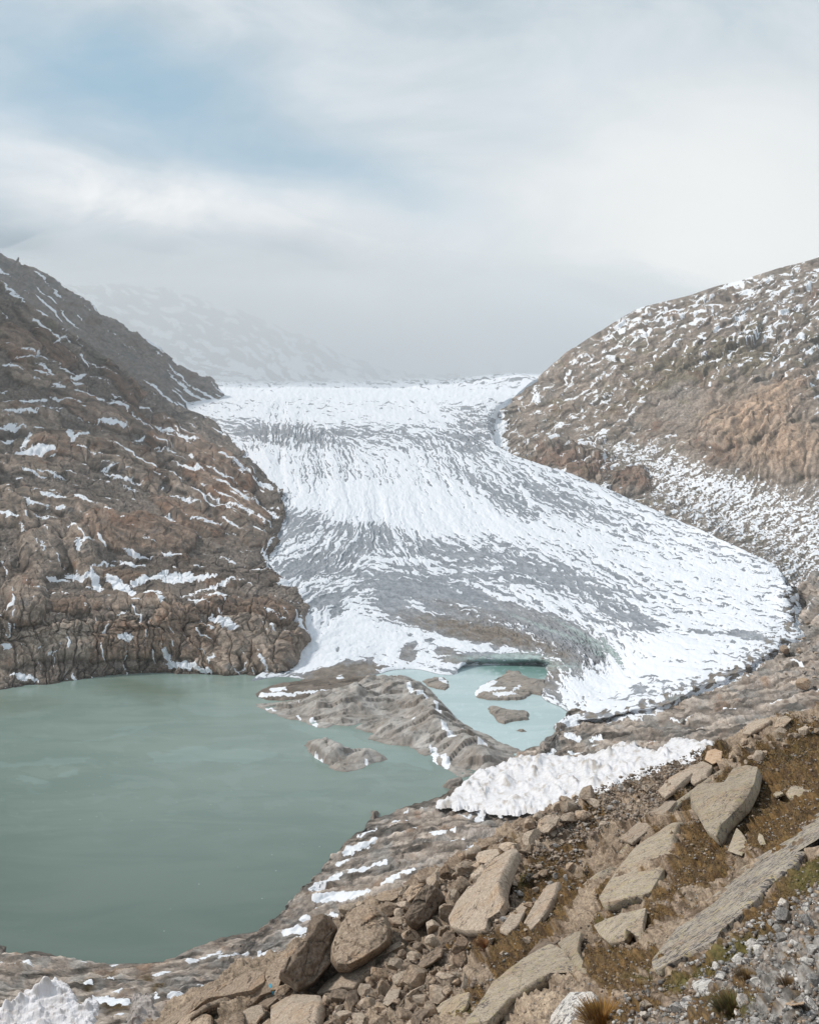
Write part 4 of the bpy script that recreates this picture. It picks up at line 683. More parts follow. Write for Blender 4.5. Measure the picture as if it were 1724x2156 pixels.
# =================================================================== ICE ISLANDS
def island(name, outline, hfun, colfun, mat, step=.5, **tg):
    """outline on the sheet at the waterline -> a height field standing in the water"""
    pts = [PZ(a, b, 0)[:2] for a, b in outline]; p = np.array(pts)
    x0, y0 = p.min(0)-3; x1, y1 = p.max(0)+3
    X, Yw = np.meshgrid(np.arange(x0, x1, step), np.arange(y0, y1, step*1.4))
    wx = X+1.2*fbm(X/6, Yw/6, 3, 600); wy = Yw+1.6*fbm(X/6, Yw/6, 3, 601)
    sd = sd_poly(pts, wx, wy); P = np.stack([X, Yw, np.zeros_like(X)], -1)
    u, v = to_sheet(P); z = hfun(sd, X, Yw, u, v); z = np.where(sd < 0, np.maximum(sd*1.2, -2), z)
    P[..., 2] = z; col, snow = colfun(sd, X, Yw, u, v, z)
    keep = sd > -1.5
    f = grid_faces(P.shape[0], P.shape[1], keep); used = np.unique(f); mp = np.zeros(P.shape[0]*P.shape[1], int); mp[used] = np.arange(len(used))
    o = mesh_obj(name, P.reshape(-1, 3)[used], mp[f], mat, attrs={'col': col.reshape(-1, 3)[used], 'snow': snow.ravel()[used]})
    # set the origin at the waterline under the island
    c = Vector((float(p[:, 0].mean()), float(p[:, 1].mean()), 0)); o.data.transform(__import__('mathutils').Matrix.Translation(-c)); o.location = c
    tag(o, **tg); return o
ICEM = terrain_mat('dirty_ice', .5, .2, contrast=.35, snowfine=.3, edge=.2, rough=.7)
def ice_col(seed, base=(.40, .385, .37), brown=(.28, .255, .232), dark=(.105, .082, .064), sn=None, cliff=1.0):
    def f(sd, X, Yw, u, v, z):
        n = fbm(X/9, Yw/11, 4, seed); n2 = fbm(X/2.2, Yw/3.5, 3, seed+5)
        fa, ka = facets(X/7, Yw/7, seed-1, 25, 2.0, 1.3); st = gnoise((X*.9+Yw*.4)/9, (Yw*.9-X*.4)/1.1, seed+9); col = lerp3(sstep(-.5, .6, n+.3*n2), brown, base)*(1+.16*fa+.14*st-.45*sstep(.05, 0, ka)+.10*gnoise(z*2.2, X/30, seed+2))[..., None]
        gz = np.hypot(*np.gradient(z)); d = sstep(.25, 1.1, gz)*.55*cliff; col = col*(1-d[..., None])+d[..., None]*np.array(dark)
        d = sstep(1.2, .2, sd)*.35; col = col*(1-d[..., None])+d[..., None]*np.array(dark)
        snow = np.full(X.shape, -1.5)
        if sn: snow = np.clip(strokes(sn, u+4*fbm(u/9, v/6, 3, seed), v+3*fbm(u/9, v/6, 3, seed+3))/4, -1.5, 2)
        return col, snow
    return f
def ridge_h(top, seed, edge=3.0, rough=1.0):
    def f(sd, X, Yw, u, v):
        b = fbm(X/14, Yw/18, 3, seed); sd2 = sd+.5*np.abs(gnoise(X/2.2, Yw/9, seed+8))*2-.5; z = top(u, v)*(.62*sstep(0, edge*.6, sd2)+.38*sstep(edge*.6, edge*4, sd))
        return z*(.95+.45*b)+(rough*.35*fbm(X/3.5, Yw/5, 4, seed+4)+rough*1.3*facets(X/8, Yw/8, seed, 25, 2.4, 1.4)[0]+rough*.6*facets(X/3, Yw/3, seed+1, 25, 2.2, 1.4)[0])*sstep(0, edge*1.5, sd)+.12
    return f
BIG = [(538,1482),(548,1492),(566,1500),(590,1508),(612,1517),(628,1517),(645,1521),(665,1533),(684,1533),(700,1527),(738,1528),(770,1523),(800,1519),(815,1519),(790,1525),(760,1527),(744,1534),(762,1540),(788,1545),(775,1555),(795,1563),(820,1570),(862,1571),(875,1582),(895,1591),(906,1590),(915,1605),(930,1615),(945,1622),(960,1634),(975,1638),(985,1632),(1020,1650),(1075,1625),(1120,1590),(1095,1578),(1060,1566),(1030,1550),(985,1528),(968,1518),(950,1502),(930,1482),(915,1462),(893,1446),(862,1432),(826,1427),(815,1431),(795,1436),(745,1450),(700,1458),(640,1472),(600,1478),(565,1481)]
def big_top(u, v):
    t = blobs([(800,1470,100,34,7.0,-5),(700,1495,60,20,6.0),(900,1500,50,34,5.5,35),(860,1545,70,22,5.0,10),(960,1560,90,34,4.5,40),(1030,1600,60,20,2.5),(600,1495,50,12,1.4)], u, v)
    return np.maximum(t, .8)
sn_big = [(858,1468,868,1488,9),(865,1485,895,1493,7),(895,1495,905,1505,7),(880,1490,888,1484,5),(918,1518,926,1532,12),(930,1550,940,1562,9),(940,1562,960,1575,7),(905,1575,922,1595,10),(930,1595,940,1610,10),(908,1592,918,1610,9),(655,1518,665,1528,9),(935,1600,942,1616,14),(1005,1590,1025,1596,5),(970,1550,975,1555,5),(625,1512,632,1516,5),(630,1493,640,1490,6),(560,1492,580,1500,4),(868,1543,872,1540,5)]
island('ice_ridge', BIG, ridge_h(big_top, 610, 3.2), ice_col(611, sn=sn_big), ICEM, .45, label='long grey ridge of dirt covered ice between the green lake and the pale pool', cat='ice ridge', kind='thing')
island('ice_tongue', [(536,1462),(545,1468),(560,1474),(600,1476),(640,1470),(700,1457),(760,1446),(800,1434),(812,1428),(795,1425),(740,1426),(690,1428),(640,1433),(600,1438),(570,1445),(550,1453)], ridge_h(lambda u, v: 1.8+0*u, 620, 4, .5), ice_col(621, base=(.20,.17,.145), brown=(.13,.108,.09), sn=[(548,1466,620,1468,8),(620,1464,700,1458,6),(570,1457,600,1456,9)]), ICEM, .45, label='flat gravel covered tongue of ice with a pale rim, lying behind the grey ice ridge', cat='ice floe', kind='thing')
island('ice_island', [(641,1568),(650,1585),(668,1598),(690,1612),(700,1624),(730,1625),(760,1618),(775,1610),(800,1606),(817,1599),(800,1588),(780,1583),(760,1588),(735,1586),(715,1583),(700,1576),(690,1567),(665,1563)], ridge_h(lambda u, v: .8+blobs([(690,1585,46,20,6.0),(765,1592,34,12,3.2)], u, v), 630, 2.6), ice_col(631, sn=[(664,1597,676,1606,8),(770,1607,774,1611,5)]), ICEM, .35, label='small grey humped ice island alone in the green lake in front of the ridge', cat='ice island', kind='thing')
for nm, lab, o_, snn, tp in [
    ('ice_floe', 'small flat grey floe with a snowy right side, beside the ridge in pale water', [(889,1434),(900,1445),(915,1450),(935,1454),(945,1447),(946,1435),(935,1428),(910,1428)], [(925,1432,940,1440,9)], 1.0),
    ('ice_floe', 'largest floe of the pale pool, brown debris with wide snow along its left edge', [(998,1458),(1004,1470),(1030,1474),(1085,1475),(1105,1472),(1120,1462),(1140,1466),(1150,1455),(1150,1436),(1120,1432),(1100,1424),(1096,1416),(1070,1415),(1055,1426),(1030,1436),(1012,1446)], [(1003,1462,1040,1442,14),(1040,1468,1085,1468,9),(1080,1462,1095,1450,6),(1060,1457,1020,1460,10)], 1.8),
    ('ice_floe', 'bare grey brown floe with thin white rim, middle of the pale pool', [(1026,1492),(1035,1505),(1050,1522),(1058,1526),(1080,1520),(1110,1516),(1116,1506),(1110,1499),(1085,1498),(1065,1495),(1040,1490)], [(1060,1527,1112,1518,3),(1116,1500,1118,1512,3)], 1.5),
    ('ice_floe', 'tiny brown sliver of a floe below the bare floe in the pale pool', [(1084,1539),(1094,1543),(1105,1541),(1102,1537),(1090,1537)], None, .8)]:
    island(nm, o_, ridge_h(lambda u, v, tp=tp: tp+0*u, 640, 1.6, .35), ice_col(641, base=(.27,.24,.21), sn=snn), ICEM, .3, label=lab, cat='ice floe', kind='thing', group='floes in the meltwater pool')
ROCKM = ICEM
for lab, o_, tp in [('low dark rock point breaking the lake beside the foot of the ice ridge', [(930,1658),(945,1660),(968,1658),(978,1650),(965,1643),(945,1645),(935,1652)], 2.2),
                    ('small dark pointed rock standing in the lake off the streaked shore', [(778,1722),(790,1728),(802,1722),(798,1714),(788,1710),(780,1706)], 2.5),
                    ('rounded pale grey rock at the left end of the near shore', [(-40,2040),(0,2052),(22,2035),(30,2015),(15,2004),(-10,2000),(-40,2005)], 3.0)]:
    island('shore_rock', o_, ridge_h(lambda u, v, tp=tp: tp+0*u, 650, 1.5, .5), ice_col(651, base=(.23,.20,.18)), ROCKM, .25, label=lab, cat='rock', kind='thing')

# =================================================================== FLEECE COVERED ICE
def fleece_mat():
    mat = bpy.data.materials.new('fleece'); nt, N, L, b = nodes(mat)
    geo = N.new('ShaderNodeNewGeometry'); ac = N.new('ShaderNodeAttribute'); ac.attribute_name = 'col'
    n = nnoise(nt, .5, 5, .65, geo.outputs['Position'], .5); c = nmix(nt, nramp(nt, n.outputs[0], .4, .7), (1.0, 1.0, 1.0), (.84, .82, .80))
    L.new(nmix(nt, 1.0, ac.outputs['Color'], c, 'MULTIPLY'), b.inputs['Base Color']); b.inputs['Roughness'].default_value = .95
    mp = N.new('ShaderNodeMapping'); mp.inputs['Scale'].default_value = (2.2, 2.2, .3); L.new(geo.outputs['Position'], mp.inputs[0])
    n2 = nnoise(nt, 1.2, 4, .6, mp.outputs[0], .6); bp = N.new('ShaderNodeBump'); bp.inputs['Strength'].default_value = .7; bp.inputs['Distance'].default_value = .25
    L.new(n2.outputs[0], bp.inputs['Height']); L.new(bp.outputs[0], b.inputs['Normal']); return mat
FLEECE = fleece_mat()
def fleece(name, outline, D, seed, tent, top, lab, base=None, white=(.70, .70, .73), dirty=(.42, .38, .345), dmax=.95, res=1.6, kd=1.0):
    p = np.array(outline, float); U, V = np.meshgrid(np.arange(p[:, 0].min()-6, p[:, 0].max()+6, res), np.arange(p[:, 1].min()-6, p[:, 1].max()+6, res*.8))
    sd = sd_poly(outline, U+11*fbm(U/18, V/10, 4, seed), V+8*fbm(U/18, V/10, 4, seed+1))
    if base is None:
        qi = lambda a, b: np.stack([np.ones_like(a), a, b, a*a, a*b, b*b], -1)
        mu, mv = p.mean(0); sel = sd > 4; iv = 1/depth_at(D, U[sel], V[sel]); med = np.abs(iv-np.median(iv)) < .35*np.median(iv)
        cf = np.linalg.lstsq(qi((U[sel][med]-mu)/300, (V[sel][med]-mv)/100), iv[med], rcond=None)[0]; Yd = 1/(qi((U-mu)/300, (V-mv)/100)@cf)*.99
    else: Yd = base(U, V)
    P = np.stack([(U-CU)/F*Yd, Yd, H-(V-CV)/F*Yd], -1); px = Yd/F
    wu = U+6*fbm(U/22, V/16, 2, seed+2); wv = V+5*fbm(U/22, V/16, 2, seed+3)
    h = 0; fold = 0
    for k, (s, a) in enumerate(((tent, 1.0), (tent*.5, .5), (tent*.26, .24))):
        f1, f2, cv = worley(wu/s, wv/(s*.8), seed+10+k); peak = np.maximum(0, 1-f1*1.15)**1.5*(1+.5*cv); h = h+a*peak*(.05+1.45*sstep(-.3, .6, fbm(U/44, V/26, 2, seed+40+k)))
        fold = fold + a*np.abs(gnoise(wu/(s*.12), wv/(s*.5), seed+20+k))*.12
    edge = sstep(0, tent*.35, sd)
    P[..., 2] += px*(np.maximum(top*(h-fold)*(.15+.85*edge), 0)+top*.25*edge+3*sstep(-1, 4, sd))-px*4*(sd < 0)
    dz = sstep(.0, .6, fbm(U/18, V/12, 4, seed+30)+.25*h-.15)*dmax
    col = lerp3(dz, white, dirty)
    f = grid_faces(P.shape[0], P.shape[1], sd > -1); used = np.unique(f); mp = np.zeros(P.shape[0]*P.shape[1], int); mp[used] = np.arange(len(used))
    o = mesh_obj(name, P.reshape(-1, 3)[used], mp[f], FLEECE, attrs={'col': col.reshape(-1, 3)[used]})
    tag(o, lab, 'ice cover', 'white fleece sheets protecting the ice', 'thing'); return o
fleece('fleece_cover', [(915,1694),(945,1678),(970,1655),(985,1640),(1020,1620),(1060,1608),(1075,1597),(1120,1592),(1180,1594),(1240,1590),(1275,1580),(1300,1566),(1330,1562),(1360,1582),(1385,1580),(1405,1562),(1430,1556),(1480,1560),(1520,1566),(1480,1600),(1430,1620),(1360,1650),(1340,1680),(1260,1700),(1200,1705),(1130,1705),(1080,1714),(1040,1712),(990,1700),(950,1700)], DE, 700, 42, 11, 'wide field of crumpled white fleece tents between the ice ridge and stony slope')
fleece('fleece_cover', [(-60,2160),(0,2125),(20,2112),(50,2092),(70,2080),(95,2068),(118,2062),(140,2070),(155,2095),(165,2115),(190,2105),(205,2110),(200,2140),(196,2200),(196,2330),(-60,2330)], DE, 720, 52, 15, 'heaped white fleece over an ice mound at the near shore, in the bottom left corner', res=1.3, base=lambda U, V: 92-.10*(V-2062)*.5+0*U, white=(.74,.73,.76), dirty=(.50,.45,.42), dmax=.6)
fleece('fleece_cover', [(262,2200),(270,2160),(276,2130),(284,2095),(292,2088),(300,2100),(310,2090),(318,2098),(330,2130),(338,2160),(345,2200),(345,2300),(262,2300)], DE, 740, 24, 10, 'torn greyish brown fleece rags hanging over dark rock right of the big white mound', res=1.0, base=lambda U, V: 95-.05*(V-2088)+0*U, white=(.42,.38,.36), dirty=(.12,.095,.085), dmax=1.0)

# =================================================================== FOREGROUND ROCKS
def rock_mat(name, base, alt, spots=None, spot_scale=6.0, spot_amt=.5, lichen=None, grain=14.0, var=.25, bump=.03, crack=1.0):
    mat = bpy.data.materials.new(name); nt, N, L, b = nodes(mat)
    geo = N.new('ShaderNodeNewGeometry'); pos = geo.outputs['Position']; oi = N.new('ShaderNodeObjectInfo')
    n0 = nnoise(nt, .55, 4, .6, pos); n1 = nnoise(nt, 2.6, 5, .65, pos); n2 = nnoise(nt, grain, 4, .7, pos)
    c = nmix(nt, nramp(nt, n1.outputs[0], .35, .65), base, alt)
    c = nmix(nt, nmath(nt, 'MULTIPLY', nramp(nt, n0.outputs[0], .48, .68), .5), c, tuple(x*y for x, y in zip(base, (1.08, .90, .74))))
    c = nmix(nt, 1.0, c, nmix(nt, nramp(nt, n2.outputs[0], .33, .67), (.66, .65, .64), (1.3, 1.29, 1.27)), 'MULTIPLY')
    if lichen:
        n4 = nnoise(nt, spot_scale*.45, 5, .7, pos); c = nmix(nt, nmath(nt, 'MULTIPLY', nramp(nt, n4.outputs[0], .52, .60), .65), c, lichen)
    if spots:
        n3 = nnoise(nt, spot_scale, 4, .65, pos, .3); n5 = nnoise(nt, spot_scale*.25, 3, .5, pos)
        f = nramp(nt, nmath(nt, 'ADD', n3.outputs[0], nmath(nt, 'MULTIPLY', nmath(nt, 'SUBTRACT', n5.outputs[0], .5), .5)), .66-.2*spot_amt, .70-.2*spot_amt)
        c = nmix(nt, f, c, spots)
    wp = N.new('ShaderNodeVectorMath'); wp.operation = 'MULTIPLY_ADD'; L.new(nnoise(nt, 1.3, 3, .6, pos).outputs['Color'], wp.inputs[0]); wp.inputs[1].default_value = (.9, .9, .9); L.new(pos, wp.inputs[2])
    vo = N.new('ShaderNodeTexVoronoi'); vo.feature = 'DISTANCE_TO_EDGE'; vo.inputs['Scale'].default_value = .55*crack; L.new(wp.outputs[0], vo.inputs['Vector'])
    ck = nmath(nt, 'MULTIPLY', nramp(nt, vo.outputs['Distance'], .022, .004), nramp(nt, n0.outputs[0], .44, .54)); c = nmix(nt, nmath(nt, 'MULTIPLY', ck, .75), c, (.04, .032, .026))
    hv = N.new('ShaderNodeHueSaturation'); L.new(c, hv.inputs['Color'])
    mr = N.new('ShaderNodeMapRange'); L.new(oi.outputs['Random'], mr.inputs[0]); mr.inputs[3].default_value = 1-var; mr.inputs[4].default_value = 1+var; L.new(mr.outputs[0], hv.inputs['Value'])
    L.new(hv.outputs[0], b.inputs['Base Color']); b.inputs['Roughness'].default_value = .9; b.inputs['Specular IOR Level'].default_value = .25
    bp = N.new('ShaderNodeBump'); bp.inputs['Strength'].default_value = .8; bp.inputs['Distance'].default_value = bump
    L.new(nmath(nt, 'ADD', n2.outputs[0], nmath(nt, 'MULTIPLY', n1.outputs[0], 2.0)), bp.inputs['Height']); L.new(bp.outputs[0], b.inputs['Normal'])
    return mat
M_BR = rock_mat('brown_granite', (.28, .215, .16), (.34, .27, .21), spots=(.10, .075, .055), spot_scale=3, spot_amt=.2, grain=7, bump=.08)
M_DK = rock_mat('dark_brown_granite', (.165, .128, .098), (.22, .172, .135), grain=6, bump=.08, var=.1)  # dark rock, tone lowered further to paint in the big boulders' shaded faces
M_TN = rock_mat('tan_granite', (.35, .285, .225), (.42, .35, .285), grain=9, bump=.05, var=.2)
M_SL = rock_mat('slab_granite', (.33, .275, .215), (.41, .35, .28), spots=(.16, .14, .125), spot_scale=9, spot_amt=.35, lichen=(.36, .31, .17), grain=22, bump=.03, var=.12, crack=2.0)
M_LI = rock_mat('lichen_granite', (.30, .265, .235), (.38, .34, .29), spots=(.10, .09, .088), spot_scale=10.0, spot_amt=.62, lichen=(.46, .38, .20), grain=24, bump=.025, var=.02, crack=1.5)
M_WH = rock_mat('white_granite', (.47, .45, .43), (.60, .58, .56), spots=(.16, .15, .15), spot_scale=11, spot_amt=.55, grain=30, bump=.03, var=.1)
M_OR = rock_mat('orange_granite', (.44, .30, .20), (.52, .39, .28), grain=20, bump=.02, var=.05)
M_GY = rock_mat('grey_granite', (.25, .24, .235), (.36, .345, .335), spots=(.12, .115, .11), spot_scale=18, spot_amt=.4, grain=40, bump=.02, var=.35)

_facets = facets
def outline_rock(name, lab, outline, mat, thick=.35, stand=0.0, seed=1, facets=7, cat='rock', group=None, ridge=None, lift=.45, cracks=0, n_r=26, n_t=150, sink=.15, parent=None):
    p = np.array(outline, float); c = np.array([p[:, 0].mean()*.5+(p[:, 0].min()+p[:, 0].max())*.25, p[:, 1].mean()*.5+(p[:, 1].min()+p[:, 1].max())*.25])
    if sd_poly(outline, np.array([c[0]]), np.array([c[1]]))[0] < 1: c = p.mean(0)
    q = np.vstack([p, p[:1]]); d = np.r_[0, np.cumsum(np.hypot(*(q[1:]-q[:-1]).T))]; s = np.linspace(0, d[-1], n_t, endpoint=False)
    O = np.stack([np.interp(s, d, q[:, 0]), np.interp(s, d, q[:, 1])], -1)
    k = np.array([1, 2, 1.])/4; O = sum(k[i]*np.roll(O, i-1, 0) for i in range(3))
    size = math.sqrt(abs(np.cross(q[:-1], q[1:]).sum())/2)
    an = np.arctan2(O[:, 1]-c[1], O[:, 0]-c[0]); O = c+(O-c)*(1+.035*fbm(np.cos(an)*2.2+seed, np.sin(an)*2.2, 4, seed))[:, None]
    r = np.sin(np.linspace(0, 1, n_r)*math.pi/2)**.9
    Q = c+(O-c)[None]*r[:, None, None]                       # rings x around x 2
    inv = 1.0/depth_at(DF, O[:, 0], O[:, 1])
    A = np.c_[O-c, np.ones(len(O))]; pl = np.linalg.lstsq(A, inv, rcond=None)[0]
    bi = 1.0/depth_at(DF, [c[0]], [p[:, 1].max()])[0]
    px_ = Q[..., 0]-c[0]; py_ = Q[..., 1]-c[1]
    I1 = px_*pl[0]+py_*pl[1]+pl[2]; I2 = bi*(1+.0004*py_)
    inv = I1*(1-stand)+I2*stand; Yd = 1.0/np.maximum(inv, .004)
    base = np.stack([(Q[..., 0]-CU)/F*Yd, Yd, H-(Q[..., 1]-CV)/F*Yd], -1)
    Yc = float(Yd[0].mean()); m = Yc/F
    nrm = np.cross(base[n_r//2, n_t//4]-base[0, 0], base[n_r//2, 0]-base[0, 0]); nrm /= np.linalg.norm(nrm)
    view = -base[0, 0]+np.array([0, 0, H]); view /= np.linalg.norm(view)
    if nrm.dot(view) < 0: nrm = -nrm
    kk = .85 if stand >= .45 else .5; nrm = nrm*(1-kk)+view*kk; nrm /= np.linalg.norm(nrm)
    rs = np.random.RandomState(seed); R = r[:, None]
    X = px_/size; Z = py_/size
    env = (1-R**7)
    hgt = np.full(X.shape, 9.)
    for i in range(facets):
        a = rs.uniform(0, 2*math.pi); sl = rs.uniform(.4, 1.5); off = rs.uniform(.5, .9); hgt = np.minimum(hgt, off-sl*(X*math.cos(a)+Z*math.sin(a)))
    if ridge:
        hgt = np.maximum(hgt, .7)
        a, s1, s2, o = ridge; a = math.radians(a); e = -X*math.sin(a)+Z*math.cos(a)-o
        hgt = np.minimum(hgt, .8-s1*np.maximum(e, 0)-s2*np.maximum(-e, 0))
    hgt = np.clip(hgt, .05, 1)
    w = np.minimum(1, env*1.6); hb = hgt*w
    sc = 70.0/size
    hb = hb+.05*fbm(X*4*1.3, Z*4*1.3, 5, seed+3)*w+.035*np.abs(gnoise(X*9, Z*5, seed+6))*w
    hb = hb+.045*gnoise((X*.85-Z*.5)*1.6+seed, (X*.5+Z*.85)*9, seed+2)*w; k3, q3 = _facets(X*2.4+seed, Z*2.4, seed, -35, 1.6, 1.2); hb = hb+.07*k3*w-.05*sstep(.05, 0, q3)*w
    if cracks:
        for i in range(cracks):
            a = math.radians(rs.uniform(-75, -35)); o = rs.uniform(-.35, .35); e = np.abs(-X*math.sin(a)+Z*math.cos(a)-o+.03*gnoise(X*5, Z*5, seed+i)); hb -= .10*sstep(.022, .0, e)*sstep(.5, .2, np.abs(X*math.cos(a)+Z*math.sin(a)))
    T = thick*size*m
    front = base+nrm*(T*(hb+lift))[..., None]
    front[-1] = base[-1]-nrm*T*sink
    back = base[::-1][1:]-nrm*(T*(.3+.9*(1-R[::-1][1:]**2)))[..., None]
    P = np.vstack([front, back]); nrr = P.shape[0]
    i = np.arange(nrr*n_t).reshape(nrr, n_t); f = np.stack([i[:-1], np.roll(i[:-1], -1, 1), np.roll(i[1:], -1, 1), i[1:]], -1).reshape(-1, 4)
    org = P.reshape(-1, 3).mean(0)
    o = mesh_obj(name, P.reshape(-1, 3)-org, f, mat); o.location = org.tolist()
    if parent is None: tag(o, lab, cat, group, 'thing')
    return o
G_SL = 'bedrock slabs on the near slope'; G_BB = 'big boulders on the slope'
